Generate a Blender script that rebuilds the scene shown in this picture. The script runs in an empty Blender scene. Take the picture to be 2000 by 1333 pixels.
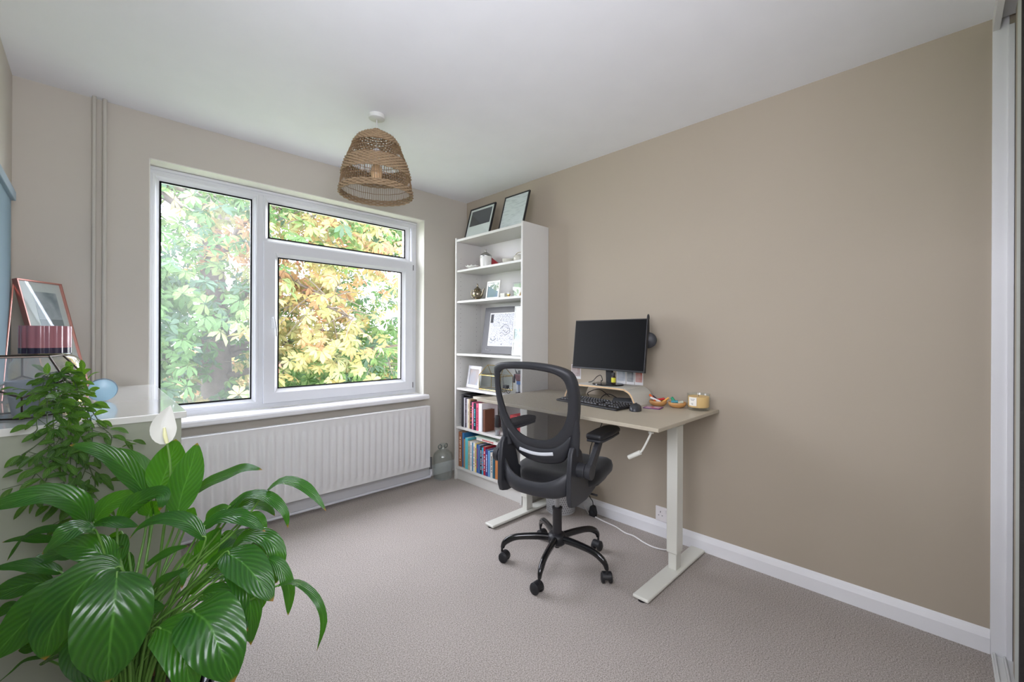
import bpy, bmesh, math, random
from mathutils import Vector, Matrix, noise
random.seed(7)
PI = math.pi
SC = bpy.context.scene
COL = SC.collection

# ------------------------------------------------------------------ camera, sky, exposure
F_PX, CAM_H, CX, CY, ROLL = 828.0, 1.192, 1000.0, 656.5, .00423
YAW = math.atan2(816, 828)
FWD = Vector((math.sin(YAW), math.cos(YAW), 0))
R0 = Vector((math.cos(YAW), -math.sin(YAW), 0)); U0 = Vector((0, 0, 1))
RGT = R0*math.cos(ROLL) + U0*math.sin(ROLL)
UPV = U0*math.cos(ROLL) - R0*math.sin(ROLL)
EYE = Vector((0, 0, CAM_H))
cd = bpy.data.cameras.new('camera'); cam = bpy.data.objects.new('camera', cd); COL.objects.link(cam)
cd.sensor_width = 36; cd.lens = F_PX/2000*36
cd.shift_x = 0; cd.shift_y = -(666.5-CY)/2000
cd.clip_start = .02; cd.clip_end = 300
m = Matrix.Identity(4)
for i in range(3):
    m[i][0] = RGT[i]; m[i][1] = UPV[i]; m[i][2] = -FWD[i]; m[i][3] = EYE[i]
cam.matrix_world = m
SC.camera = cam

SKY = 14.0
w = bpy.data.worlds.new('overcast_sky'); SC.world = w; w.use_nodes = True
bg = w.node_tree.nodes['Background']; bg.inputs[0].default_value = (.965, .945, 1.05, 1); bg.inputs[1].default_value = SKY
SC.view_settings.view_transform = 'Standard'; SC.view_settings.look = 'None'
SC.view_settings.gamma = 1; SC.view_settings.exposure = 0.32
SC.cycles.max_bounces = 12; SC.cycles.diffuse_bounces = 8; SC.cycles.glossy_bounces = 6
SC.cycles.transparent_max_bounces = 24; SC.cycles.transmission_bounces = 8
SC.cycles.sample_clamp_indirect = 6.0
SC.cycles.caustics_refractive = False

def portal(name, loc, rot, sx, sy):
    l = bpy.data.lights.new(name, 'AREA'); l.shape = 'RECTANGLE'; l.size = sx; l.size_y = sy
    l.cycles.is_portal = True
    o = bpy.data.objects.new(name, l); COL.objects.link(o); o.location = loc; o.rotation_euler = rot
portal('window_daylight', (1.09, 3.30, 1.42), (-PI/2, 0, 0), 1.76, 1.48)
portal('added_side_window_portal', (-.44, .45, 1.70), (0, -PI/2, 0), .9, .9)  # sky portal for the added side opening
portal('added_rear_window_portal', (.13, -.42, 1.65), (PI/2, 0, 0), .7, 1.0)  # sky portal for the added opening behind the camera

def at(px, py, t):
    return EYE + (FWD + RGT*((px-CX)/F_PX) - UPV*((py-CY)/F_PX))*t

# ------------------------------------------------------------------ materials
def lin(c):
    c = c/255.0
    return c/12.92 if c <= .04045 else ((c+.055)/1.055)**2.4
def rgb(c): return (lin(c[0]), lin(c[1]), lin(c[2]), 1)
MATS = {}
def mat(name, c, rough=.5, metal=0, bump=None, spec=None, var=None, coat=0, trans=0, ior=1.45, alpha=None, sheen=0):
    if name in MATS: return MATS[name]
    M = bpy.data.materials.new(name); M.use_nodes = True
    nt = M.node_tree; N = nt.nodes; L = nt.links; b = N['Principled BSDF']
    b.inputs['Base Color'].default_value = rgb(c); b.inputs['Roughness'].default_value = rough
    b.inputs['Metallic'].default_value = metal; b.inputs['IOR'].default_value = ior
    b.inputs['Coat Weight'].default_value = coat; b.inputs['Transmission Weight'].default_value = trans
    if spec is not None: b.inputs['Specular IOR Level'].default_value = spec
    if sheen: b.inputs['Sheen Weight'].default_value = sheen
    if alpha is not None: b.inputs['Alpha'].default_value = alpha
    tc = N.new('ShaderNodeTexCoord')
    # every surface carries a faint procedural variation
    nz = N.new('ShaderNodeTexNoise'); sc, amt = var or (6, .03)
    nz.inputs['Scale'].default_value = sc; nz.inputs['Detail'].default_value = 3
    L.new(tc.outputs['Object'], nz.inputs['Vector'])
    mx = N.new('ShaderNodeMix'); mx.data_type = 'RGBA'
    c0 = rgb(c); mx.inputs[6].default_value = tuple(v*(1-amt) for v in c0[:3])+(1,)
    mx.inputs[7].default_value = tuple(min(1, v*(1+amt)) for v in c0[:3])+(1,)
    L.new(nz.outputs['Fac'], mx.inputs[0]); L.new(mx.outputs[2], b.inputs['Base Color'])
    if bump:
        n2 = N.new('ShaderNodeTexNoise'); n2.inputs['Scale'].default_value = bump[0]; n2.inputs['Detail'].default_value = 4
        L.new(tc.outputs['Object'], n2.inputs['Vector'])
        bp = N.new('ShaderNodeBump'); bp.inputs['Strength'].default_value = bump[1]; bp.inputs['Distance'].default_value = bump[2] if len(bump) > 2 else .002
        L.new(n2.outputs['Fac'], bp.inputs['Height']); L.new(bp.outputs['Normal'], b.inputs['Normal'])
    MATS[name] = M
    return M

def thin_glass(name, tint=(255, 255, 255), refl=.08, haze=0.0, rough=0.0):
    """clear sheet: see-through with a fresnel reflection and, if asked, a pale haze mixed in"""
    if name in MATS: return MATS[name]
    M = bpy.data.materials.new(name); M.use_nodes = True
    nt = M.node_tree; N = nt.nodes; L = nt.links; N.remove(N['Principled BSDF']); out = N['Material Output']
    t = N.new('ShaderNodeBsdfTransparent'); t.inputs[0].default_value = rgb(tint)
    g = N.new('ShaderNodeBsdfGlossy'); g.inputs['Roughness'].default_value = rough
    lw = N.new('ShaderNodeLayerWeight'); lw.inputs[0].default_value = .5
    pw = N.new('ShaderNodeMath'); pw.operation = 'POWER'; pw.inputs[1].default_value = 4.0; L.new(lw.outputs['Facing'], pw.inputs[0])
    mu = N.new('ShaderNodeMath'); mu.operation = 'MULTIPLY_ADD'; mu.inputs[1].default_value = .8; mu.inputs[2].default_value = refl*.5; mu.use_clamp = True
    L.new(pw.outputs[0], mu.inputs[0])
    mx = N.new('ShaderNodeMixShader'); L.new(mu.outputs[0], mx.inputs[0]); L.new(t.outputs[0], mx.inputs[1]); L.new(g.outputs[0], mx.inputs[2])
    last = mx
    if haze:
        d = N.new('ShaderNodeBsdfTranslucent'); d.inputs[0].default_value = (.95, .96, 1, 1)
        d2 = N.new('ShaderNodeBsdfDiffuse'); d2.inputs[0].default_value = (.9, .93, 1, 1)
        ma = N.new('ShaderNodeMixShader'); ma.inputs[0].default_value = .4; L.new(d.outputs[0], ma.inputs[1]); L.new(d2.outputs[0], ma.inputs[2])
        tc = N.new('ShaderNodeTexCoord'); nz = N.new('ShaderNodeTexNoise'); nz.inputs['Scale'].default_value = 1.6; nz.inputs['Detail'].default_value = 3
        L.new(tc.outputs['Object'], nz.inputs['Vector'])
        mr = N.new('ShaderNodeMapRange'); mr.inputs['To Min'].default_value = haze*.5; mr.inputs['To Max'].default_value = haze*1.5
        L.new(nz.outputs['Fac'], mr.inputs['Value'])
        m2 = N.new('ShaderNodeMixShader'); L.new(mr.outputs[0], m2.inputs[0]); L.new(mx.outputs[0], m2.inputs[1]); L.new(ma.outputs[0], m2.inputs[2])
        last = m2
    L.new(last.outputs[0], out.inputs[0])
    MATS[name] = M
    return M

def pattern_mat(name, c1, c2, scale=(40, 40, 40), kind='noise', thr=.5, rough=.5, soft=.02):
    """two-colour procedural pattern in object space (prints, spine lettering, blurred photos)"""
    if name in MATS: return MATS[name]
    M = bpy.data.materials.new(name); M.use_nodes = True
    nt = M.node_tree; N = nt.nodes; L = nt.links; b = N['Principled BSDF']; b.inputs['Roughness'].default_value = rough
    tc = N.new('ShaderNodeTexCoord'); mp = N.new('ShaderNodeMapping'); mp.inputs['Scale'].default_value = scale
    L.new(tc.outputs['Object'], mp.inputs[0])
    if kind == 'noise': tx = N.new('ShaderNodeTexNoise'); tx.inputs['Scale'].default_value = 1; tx.inputs['Detail'].default_value = 3
    elif kind == 'voronoi': tx = N.new('ShaderNodeTexVoronoi'); tx.inputs['Scale'].default_value = 1; tx.feature = 'DISTANCE_TO_EDGE'
    else: tx = N.new('ShaderNodeTexWave'); tx.inputs['Scale'].default_value = 1; tx.inputs['Distortion'].default_value = 3
    L.new(mp.outputs[0], tx.inputs['Vector'])
    cr = N.new('ShaderNodeValToRGB'); e = cr.color_ramp.elements
    e[0].position = max(0, thr-soft); e[0].color = rgb(c1); e[1].position = min(1, thr+soft); e[1].color = rgb(c2)
    L.new(tx.outputs[0], cr.inputs[0]); L.new(cr.outputs[0], b.inputs['Base Color'])
    MATS[name] = M
    return M

WHITE = mat('white_upvc', (222, 224, 228), .28)
PAINTW = mat('white_gloss_paint', (226, 226, 228), .35, bump=(30, .05))
REVEAL = mat('white_reveal_paint', (225, 223, 214), .7, bump=(40, .1))
CEIL = mat('ceiling_paint', (236, 237, 241), .85, bump=(25, .12, .002))
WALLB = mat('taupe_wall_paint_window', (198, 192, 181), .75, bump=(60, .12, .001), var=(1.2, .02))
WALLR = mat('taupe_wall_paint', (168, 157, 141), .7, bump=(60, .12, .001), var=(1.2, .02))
BLACKP = mat('black_plastic', (30, 30, 33), .45, bump=(400, .15, .0004))
DARKP = mat('charcoal_plastic', (48, 49, 53), .42, bump=(500, .2, .0004))
BLACKF = mat('black_fabric', (16, 16, 19), .9, bump=(900, .5, .0006), sheen=.2)
GLOSSB = mat('gloss_black_paint', (22, 22, 24), .15, coat=.3)
CHROME = mat('chrome', (200, 202, 206), .15, 1)
SILVERP = mat('silver_plastic', (205, 208, 212), .35)
BOOKW = mat('white_foil_board', (208, 207, 203), .35)
BOARDE = mat('white_board_edge', (228, 229, 231), .3)
DESKT = mat('beige_laminate', (178, 169, 151), .38, bump=(300, .05, .0005))
DESKM = mat('off_white_powder_coat', (214, 214, 205), .4, bump=(500, .05, .0003))
BRASS = mat('brass', (205, 175, 105), .25, 1)
SILVER = mat('tarnished_silver', (150, 140, 122), .25, 1)
CER = mat('white_ceramic', (226, 226, 222), .2, coat=.3)
CREAM = mat('cream_ceramic', (205, 202, 190), .25)
BLKFRAME = mat('black_frame_lacquer', (30, 30, 33), .35)
PAPER = mat('paper', (226, 226, 226), .7)
PAGES = mat('page_block', (214, 205, 186), .8, var=(300, .12))
GASKET = mat('dark_rubber_gasket', (20, 21, 23), .7, spec=.2)
GLASSC = thin_glass('clear_glass', (250, 253, 252), .10)
GLASSJ = thin_glass('jar_glass', (250, 252, 251), .12, haze=.05)
PANE = thin_glass('window_glass', (250, 252, 252), .02)
PANEH = thin_glass('hazy_window_glass', (244, 248, 252), .015, haze=.035)  # veil of reflected light on the left pane, mixed in as pale haze

# ------------------------------------------------------------------ mesh builder
class MB:
    def __init__(s): s.v = []; s.f = []; s.uv = {}; s.M = None
    def add(s, vs, fs):
        o = len(s.v)
        if s.M is not None: vs = [s.M @ Vector(v) for v in vs]
        s.v += [tuple(v) for v in vs]; s.f += [tuple(i+o for i in f) for f in fs]
        return o
    def box(s, a, b, M=None):
        x0, y0, z0 = a; x1, y1, z1 = b
        vs = [Vector(p) for p in ((x0,y0,z0),(x1,y0,z0),(x1,y1,z0),(x0,y1,z0),(x0,y0,z1),(x1,y0,z1),(x1,y1,z1),(x0,y1,z1))]
        if M is not None: vs = [M @ v for v in vs]
        s.add(vs, [(0,3,2,1),(4,5,6,7),(0,1,5,4),(1,2,6,5),(2,3,7,6),(3,0,4,7)]); return s
    def prism(s, pts, axis, lo, hi):
        """polygon in the plane normal to axis ('x': pts=(y,z), 'y': (x,z), 'z': (x,y))"""
        def P(p, d): return {'x': (d, p[0], p[1]), 'y': (p[0], d, p[1]), 'z': (p[0], p[1], d)}[axis]
        n = len(pts); vs = [P(p, lo) for p in pts]+[P(p, hi) for p in pts]
        fs = [tuple(range(n-1, -1, -1)), tuple(range(n, 2*n))]+[(i, (i+1) % n, (i+1) % n+n, i+n) for i in range(n)]
        s.add(vs, fs); return s
    def lathe(s, prof, c=(0, 0, 0), n=32, axis=None, close=False):
        c = Vector(c); q = Vector((0, 0, 1)).rotation_difference(Vector(axis)) if axis is not None else None
        vs = []
        for r, z in prof:
            for i in range(n):
                a = 2*PI*i/n; p = Vector((r*math.cos(a), r*math.sin(a), z))
                if q: p = q @ p
                vs.append(c+p)
        fs = []
        k = len(prof)
        for j in range(k-1):
            for i in range(n):
                i2 = (i+1) % n; fs.append((j*n+i, j*n+i2, (j+1)*n+i2, (j+1)*n+i))
        if close:
            for i in range(n): i2 = (i+1) % n; fs.append(((k-1)*n+i, (k-1)*n+i2, i2, i))
        else:
            if prof[0][0] > 1e-4: fs.append(tuple(range(n-1, -1, -1))) if prof[0][2:] != (0,) else None
            if prof[-1][0] > 1e-4: fs.append(tuple((k-1)*n+i for i in range(n)))
        fs = [f for f in fs if f]
        s.add(vs, fs); return s
    def shell(s, prof, c=(0, 0, 0), n=32):
        """open lathe with no caps"""
        c = Vector(c); vs = []; fs = []; k = len(prof)
        for r, z in prof:
            for i in range(n):
                a = 2*PI*i/n; vs.append(c+Vector((r*math.cos(a), r*math.sin(a), z)))
        for j in range(k-1):
            for i in range(n):
                i2 = (i+1) % n; fs.append((j*n+i, j*n+i2, (j+1)*n+i2, (j+1)*n+i))
        s.add(vs, fs); return s
    def cyl(s, a, b, r, n=16, r2=None):
        a = Vector(a); b = Vector(b); d = b-a
        return s.lathe([(r, 0), (r if r2 is None else r2, d.length)], a, n, d.normalized())
    def tube(s, pts, r, n=8, closed=False, flat=1.0, up=None):
        pts = [Vector(p) for p in pts]; k = len(pts)
        rs = r if isinstance(r, (list, tuple)) else [r]*k
        vs = []; prev = None
        for i, p in enumerate(pts):
            if closed: t = (pts[(i+1) % k]-pts[i-1])
            else: t = pts[min(i+1, k-1)]-pts[max(i-1, 0)]
            if t.length < 1e-9: t = Vector((0, 0, 1))
            t.normalize()
            if up is not None:
                sd = t.cross(Vector(up))
                if sd.length < 1e-6: sd = t.orthogonal()
            elif prev is None: sd = t.orthogonal()
            else: sd = prev-t*prev.dot(t)
            if sd.length < 1e-6: sd = t.orthogonal()
            sd.normalize(); prev = sd; u = sd.cross(t)
            for j in range(n):
                a = 2*PI*j/n; vs.append(p+sd*math.cos(a)*rs[i]+u*math.sin(a)*rs[i]*flat)
        fs = []
        for i in range(k if closed else k-1):
            for j in range(n):
                j2 = (j+1) % n; i2 = (i+1) % k
                fs.append((i*n+j, i*n+j2, i2*n+j2, i2*n+j))
        if not closed: fs += [tuple(range(n-1, -1, -1)), tuple((k-1)*n+j for j in range(n))]
        s.add(vs, fs); return s
    def ball(s, c, r, n=16, m=10, sc=(1, 1, 1)):
        c = Vector(c); vs = []; fs = []
        for j in range(1, m):
            ph = PI*j/m
            for i in range(n):
                a = 2*PI*i/n; vs.append(c+Vector((math.sin(ph)*math.cos(a)*sc[0], math.sin(ph)*math.sin(a)*sc[1], math.cos(ph)*sc[2]))*r)
        vs += [c+Vector((0, 0, r*sc[2])), c-Vector((0, 0, r*sc[2]))]; T = len(vs)-2
        for j in range(m-2):
            for i in range(n): i2 = (i+1) % n; fs.append((j*n+i, (j+1)*n+i, (j+1)*n+i2, j*n+i2))
        for i in range(n): i2 = (i+1) % n; fs.append((T, i, i2)); fs.append((T+1, (m-2)*n+i2, (m-2)*n+i))
        s.add(vs, fs); return s
    def build(s, name, m, parent=None, smooth=None, bevel=0, seg=2, solid=0, subsurf=0, origin=None, label=None):
        """coordinates are in the parent's space; origin moves the object's own origin"""
        o = Vector(origin) if origin is not None else Vector((0, 0, 0))
        me = bpy.data.meshes.new(name); me.from_pydata([tuple(Vector(v)-o) for v in s.v], [], s.f); me.validate()
        if s.uv:
            uvl = me.uv_layers.new(name='UVMap')
            for lp in me.loops: uvl.data[lp.index].uv = s.uv.get(lp.vertex_index, (0, 0))
        bm = bmesh.new(); bm.from_mesh(me); bmesh.ops.recalc_face_normals(bm, faces=bm.faces); bm.to_mesh(me); bm.free()
        if smooth is not None:
            for p in me.polygons: p.use_smooth = True
            if smooth < 180: me.set_sharp_from_angle(angle=math.radians(smooth))
        me.materials.append(m)
        ob = bpy.data.objects.new(name, me); COL.objects.link(ob); ob.location = o
        if parent: ob.parent = parent
        if solid:
            md = ob.modifiers.new('thickness', 'SOLIDIFY'); md.thickness = solid; md.offset = 0
        if bevel:
            md = ob.modifiers.new('bevel', 'BEVEL'); md.width = bevel; md.segments = seg; md.limit_method = 'ANGLE'; md.angle_limit = math.radians(40)
            md.harden_normals = False
        if subsurf:
            md = ob.modifiers.new('subdivision', 'SUBSURF'); md.levels = subsurf; md.render_levels = subsurf
        if label: ob['label'] = label
        return ob

def thing(name, label, cat, loc=(0, 0, 0), rz=0, group=None):
    o = bpy.data.objects.new(name, None); COL.objects.link(o); o.location = loc; o.rotation_euler = (0, 0, rz)
    o.empty_display_size = .05; o['label'] = label; o['category'] = cat
    if group: o['group'] = group
    return o
def tag(o, label, cat, group=None):
    o['label'] = label; o['category'] = cat
    if group: o['group'] = group
    return o
def struct(o): o['kind'] = 'structure'; return o
def Rz(a): return Matrix.Rotation(a, 4, 'Z')
def Tr(v): return Matrix.Translation(Vector(v))
def arc(c, r, a0, a1, n, plane='xz'):
    out = []
    for i in range(n+1):
        a = a0+(a1-a0)*i/n; u, v = r*math.cos(a), r*math.sin(a)
        out.append({'xz': (c[0]+u, c[1], c[2]+v), 'xy': (c[0]+u, c[1]+v, c[2]), 'yz': (c[0], c[1]+u, c[2]+v)}[plane])
    return out
def catmull(P, n=8, closed=False):
    P = [Vector(p) for p in P]; out = []; k = len(P)
    rng = range(k) if closed else range(k-1)
    for i in rng:
        if closed: p0, p1, p2, p3 = P[i-1], P[i], P[(i+1) % k], P[(i+2) % k]
        else: p0, p1, p2, p3 = P[max(i-1, 0)], P[i], P[i+1], P[min(i+2, k-1)]
        for j in range(n):
            t = j/n
            out.append(.5*((2*p1)+(p2-p0)*t+(2*p0-5*p1+4*p2-p3)*t*t+(3*p1-p0-3*p2+p3)*t**3))
    if not closed: out.append(P[-1])
    return out

# ================================================================== ROOM
XL, XR, YB, YF, ZC = -.276, 2.42, 3.05, -.25, 2.4
WX0, WX1, WZ0, WZ1 = .212, 1.970, .70, 2.159
carpet = bpy.data.materials.new('carpet'); carpet.use_nodes = True
nt = carpet.node_tree; N = nt.nodes; L = nt.links; b = N['Principled BSDF']; b.inputs['Roughness'].default_value = .95; b.inputs['Specular IOR Level'].default_value = .1
tc = N.new('ShaderNodeTexCoord')
n1 = N.new('ShaderNodeTexNoise'); n1.inputs['Scale'].default_value = 215; n1.inputs['Detail'].default_value = 6; n1.inputs['Roughness'].default_value = .8
n2 = N.new('ShaderNodeTexNoise'); n2.inputs['Scale'].default_value = 3.2; n2.inputs['Detail'].default_value = 4
L.new(tc.outputs['Object'], n1.inputs['Vector']); L.new(tc.outputs['Object'], n2.inputs['Vector'])
cr = N.new('ShaderNodeValToRGB'); e = cr.color_ramp.elements; e[0].position = .38; e[0].color = rgb((126, 117, 108)); e[1].position = .60; e[1].color = rgb((213, 205, 199))
L.new(n1.outputs['Fac'], cr.inputs[0])
mr = N.new('ShaderNodeMapRange'); mr.inputs['To Min'].default_value = .93; mr.inputs['To Max'].default_value = 1.05; L.new(n2.outputs['Fac'], mr.inputs['Value'])
mm = N.new('ShaderNodeMix'); mm.data_type = 'RGBA'; mm.blend_type = 'MULTIPLY'; mm.inputs[0].default_value = 1
L.new(cr.outputs[0], mm.inputs[6]); L.new(mr.outputs[0], mm.inputs[7]); L.new(mm.outputs[2], b.inputs['Base Color'])
bp = N.new('ShaderNodeBump'); bp.inputs['Strength'].default_value = .7; bp.inputs['Distance'].default_value = .006; L.new(n1.outputs['Fac'], bp.inputs['Height']); L.new(bp.outputs[0], b.inputs['Normal'])

struct(MB().box((XL-.2, YF-.1, -.15), (XR+.2, YB+.24, 0)).build('floor', carpet))
struct(MB().box((XL-.2, YF-.1, ZC), (XR+.2, YB+.24, ZC+.12)).build('ceiling', CEIL))
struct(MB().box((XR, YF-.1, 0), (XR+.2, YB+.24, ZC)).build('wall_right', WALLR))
wb = MB()
wb.box((XL-.2, YB, 0), (WX0, YB+.24, ZC)).box((WX1, YB, 0), (XR, YB+.24, ZC)).box((WX0, YB, 0), (WX1, YB+.24, .66)).box((WX0, YB, WZ1), (WX1, YB+.24, ZC))
struct(wb.build('wall_back', WALLB))
# left wall with an added, unseen side window to brighten the room
SY0, SY1, SZ0, SZ1 = .0, .90, 1.25, 2.15
wl = MB()
wl.box((XL-.2, YF-.1, 0), (XL, SY0, ZC)).box((XL-.2, SY1, 0), (XL, YB, ZC)).box((XL-.2, SY0, 0), (XL, SY1, SZ0)).box((XL-.2, SY0, SZ1), (XL, SY1, ZC))
struct(wl.build('wall_left', WALLB))
# end wall behind the photographer, with an added, unseen window for fill light
FX0, FX1, FZ0, FZ1 = -.22, .48, 1.15, 2.15
wf = MB(); wf.box((XL-.2, YF-.2, 0), (FX0, YF-.1, ZC)).box((FX1, YF-.2, 0), (XR+.2, YF-.1, ZC)).box((FX0, YF-.2, 0), (FX1, YF-.1, FZ0)).box((FX0, YF-.2, FZ1), (FX1, YF-.1, ZC))
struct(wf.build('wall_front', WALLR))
# white reveal linings of the window opening
rv = MB()
rv.box((WX0-.001, YB-.001, WZ0), (WX0+.004, YB+.12, WZ1)).box((WX1-.004, YB-.001, WZ0), (WX1+.001, YB+.12, WZ1)).box((WX0, YB-.001, WZ1-.004), (WX1, YB+.12, WZ1+.001))
struct(rv.build('trim_1', REVEAL))

# baseboards
def skirt(name, a, b, m=PAINTW):
    """moulded board along x or y: profile with a chamfered top"""
    mb = MB(); (x0, y0), (x1, y1), nx, ny = a, b[:2], b[2], b[3]
    prof = [(0, 0), (.016, 0), (.016, .058), (.009, .078), (0, .088)]
    vs = [(x0+nx*d, y0+ny*d, z) for d, z in prof]+[(x1+nx*d, y1+ny*d, z) for d, z in prof]
    k = len(prof)
    mb.add(vs, [tuple(range(k)), tuple(range(2*k-1, k-1, -1))]+[(i, i+1, i+1+k, i+k) for i in range(k-1)]+[(k-1, 0, k, 2*k-1)])
    return struct(mb.build(name, m))
skirt('baseboard_right', (XR, -.13), (XR, YB, -1, 0))
skirt('baseboard_back', (XL, YB), (XR-.017, YB, 0, -1))
skirt('baseboard_left', (XL, 1.2), (XL, YB-.017, 1, 0))

# window_1 ----------------------------------------------------------
win = bpy.data.objects.new('window_1', None); COL.objects.link(win); win.location = ((WX0+WX1)/2, YB+.12, WZ0); struct(win)
win['label'] = 'white three-light casement window looking onto the autumn tree'
wo = Vector(win.location)
def ring(x0, x1, z0, z1, wdt, y0, y1, bead=0.012, parent=win, name='frame', m=WHITE):
    """mitred rectangular frame, room face at y0, with a sloped glazing bead"""
    mb = MB()
    def loop(ins, y): return [(x0+ins, y, z0+ins), (x1-ins, y, z0+ins), (x1-ins, y, z1-ins), (x0+ins, y, z1-ins)]
    loops = [loop(0, y1), loop(0, y0+.002), loop(.002, y0), loop(wdt-bead, y0), loop(wdt-bead*.9, y0+.003), loop(wdt, y0+bead*1.1), loop(wdt, y1)]
    vs = [Vector(p)-wo for l in loops for p in l]; n = len(loops)
    fs = []
    for a in range(n):
        b2 = (a+1) % n
        for i in range(4): j = (i+1) % 4; fs.append((a*4+i, a*4+j, b2*4+j, b2*4+i))
    mb.add(vs, fs)
    return mb.build(name, m, parent)
fy0, fy1 = YB+.12, YB+.19
o_frame = MB()
def wbx(a, b): o_frame.box(Vector(a)-wo, Vector(b)-wo)
wbx((.214, fy0, .702), (1.966, fy1, .742)); wbx((.214, fy0, 2.115), (1.966, fy1, 2.153)); wbx((.214, fy0, .742), (.236, fy1, 2.115))
wbx((1.925, fy0, .742), (1.966, fy1, 2.115)); wbx((.752, fy0, .742), (.800, fy1, 2.115)); wbx((.800, fy0, 1.812), (1.925, fy1, 1.822))
o_frame.build('frame', WHITE, win, bevel=.002)
# upper head strip that shows above the frame
MB().box(Vector((.214, fy0-.012, 2.135))-wo, Vector((1.966, fy0+.001, 2.153))-wo).build('head_trim', WHITE, win, bevel=.004)
ring(.232, .772, .735, 2.118, .034, fy0-.003, fy1, .020, name='frame')
ring(.797, 1.905, 1.808, 2.118, .034, fy0-.003, fy1, .020, name='frame')
sash = ring(.797, 1.921, .735, 1.812, .092, fy0-.022, fy1-.01, .024, name='sash')
def pane(x0, x1, z0, z1, y, m, par, gk=.011):
    p = MB().box(Vector((x0, y, z0))-wo, Vector((x1, y+.004, z1))-wo).build('pane', m, par)
    g = MB(); 
    for a, b2 in (((x0, y-.004, z0), (x1, y-.0005, z0+gk)), ((x0, y-.004, z1-gk), (x1, y-.0005, z1)), ((x0, y-.004, z0), (x0+gk, y-.0005, z1)), ((x1-gk, y-.004, z0), (x1, y-.0005, z1))):
        g.box(Vector(a)-wo, Vector(b2)-wo)
    g.build('gasket', GASKET, par)
pane(.265, .740, .768, 2.086, fy0+.024, PANEH, win)
pane(.830, 1.872, 1.840, 2.086, fy0+.024, PANE, win)
pane(.886, 1.832, .824, 1.723, fy0+.008, PANE, sash)
# handle
h = MB(); hx, hz = .852, 1.27
h.box(Vector((hx-.011, fy0-.030, hz-.035))-wo, Vector((hx+.011, fy0-.022, hz+.055))-wo)
h.cyl(Vector((hx, fy0-.030, hz+.035))-wo, Vector((hx, fy0-.052, hz+.035))-wo, .008)
h.tube([Vector(p)-wo for p in ((hx, fy0-.052, hz+.040), (hx+.004, fy0-.058, hz+.01), (hx+.012, fy0-.060, hz-.04), (hx+.014, fy0-.056, hz-.085))], [.009, .010, .009, .007], 10, flat=.7)
h.build('handle', WHITE, sash, smooth=40, bevel=.001)
for zz in (.76, 1.755):
    MB().box(Vector((1.921, fy0-.016, zz-.01))-wo, Vector((1.933, fy0, zz+.035))-wo).build('hinge', mat('steel_hinge', (120, 120, 124), .4, .8), sash, bevel=.001)
# sill board
sl = MB(); prof = [(YB-.060, .664), (YB-.066, .672), (YB-.066, .690), (YB-.058, .700), (YB+.12, .702), (YB+.12, .664)]
sl.prism(prof, 'x', WX0-.02, YB and 1.985)
struct(sl.build('trim_2', PAINTW, bevel=.002))

# frame and pane of the added side window, out of view
added_win_side = bpy.data.objects.new('added_side_window', None); COL.objects.link(added_win_side); added_win_side.location = (XL, (SY0+SY1)/2, SZ0); struct(added_win_side)
f2 = MB(); o2 = Vector(added_win_side.location)
for a, b2 in (((XL-.12, SY0, SZ0), (XL-.06, SY1, SZ0+.05)), ((XL-.12, SY0, SZ1-.05), (XL-.06, SY1, SZ1)), ((XL-.12, SY0, SZ0+.05), (XL-.06, SY0+.05, SZ1-.05)), ((XL-.12, SY1-.05, SZ0+.05), (XL-.06, SY1, SZ1-.05))):
    f2.box(Vector(a)-o2, Vector(b2)-o2)
f2.build('frame', WHITE, added_win_side, bevel=.003)
MB().box(Vector((XL-.095, SY0+.05, SZ0+.05))-o2, Vector((XL-.09, SY1-.05, SZ1-.05))-o2).build('pane', PANE, added_win_side)

added_win_rear = bpy.data.objects.new('added_rear_window', None); COL.objects.link(added_win_rear); added_win_rear.location = ((FX0+FX1)/2, YF-.15, FZ0); struct(added_win_rear)  # added behind the camera, out of view, as extra daylight on the back wall
f3 = MB(); o3 = Vector(added_win_rear.location)
for a, b2 in (((FX0, YF-.18, FZ0), (FX1, YF-.12, FZ0+.05)), ((FX0, YF-.18, FZ1-.05), (FX1, YF-.12, FZ1)), ((FX0, YF-.18, FZ0+.05), (FX0+.05, YF-.12, FZ1-.05)), ((FX1-.05, YF-.18, FZ0+.05), (FX1, YF-.12, FZ1-.05))):
    f3.box(Vector(a)-o3, Vector(b2)-o3)
f3.build('frame', WHITE, added_win_rear, bevel=.003)
MB().box(Vector((FX0+.05, YF-.155, FZ0+.05))-o3, Vector((FX1-.05, YF-.15, FZ1-.05))-o3).build('pane', PANE, added_win_rear)

# sliding wardrobe across the end of the room where the photographer stands
MIRR = mat('mirror', (225, 228, 226), .03, 1)
DGREY = mat('pale_green_grey_paint', (205, 212, 207), .4)
SEAL_GAP = mat('dark_seal_and_gap', (46, 42, 40), .8, bump=(300, .8, .002))  # used for the seal by the mirror and for the shaded gap
jm = MB(); jm.box((XR-.012, -.172, 0), (XR, -.13, ZC)).box((XR-.020, -.185, 0), (XR-.012, -.168, ZC-.05))
struct(jm.build('trim_3', PAINTW, bevel=.002))
pm = MB(); pm.box((1.45, -.148, ZC-.055), (XR-.012, -.130, ZC)).box((1.45, -.235, ZC-.018), (XR-.02, -.148, ZC))
struct(pm.build('trim_4', PAINTW, bevel=.001))
tr = MB(); tr.box((1.45, -.235, 0), (XR-.02, -.132, .006))
for yy in (-.140, -.165, -.190, -.215): tr.box((1.45, yy-.003, .006), (XR-.02, yy+.003, .016))
struct(tr.build('trim_5', mat('white_metal_track', (215, 216, 214), .35), bevel=.001))
d = bpy.data.objects.new('door_1', None); COL.objects.link(d); d.location = (1.9, -.176, .018); struct(d); oo = Vector(d.location)
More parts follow.
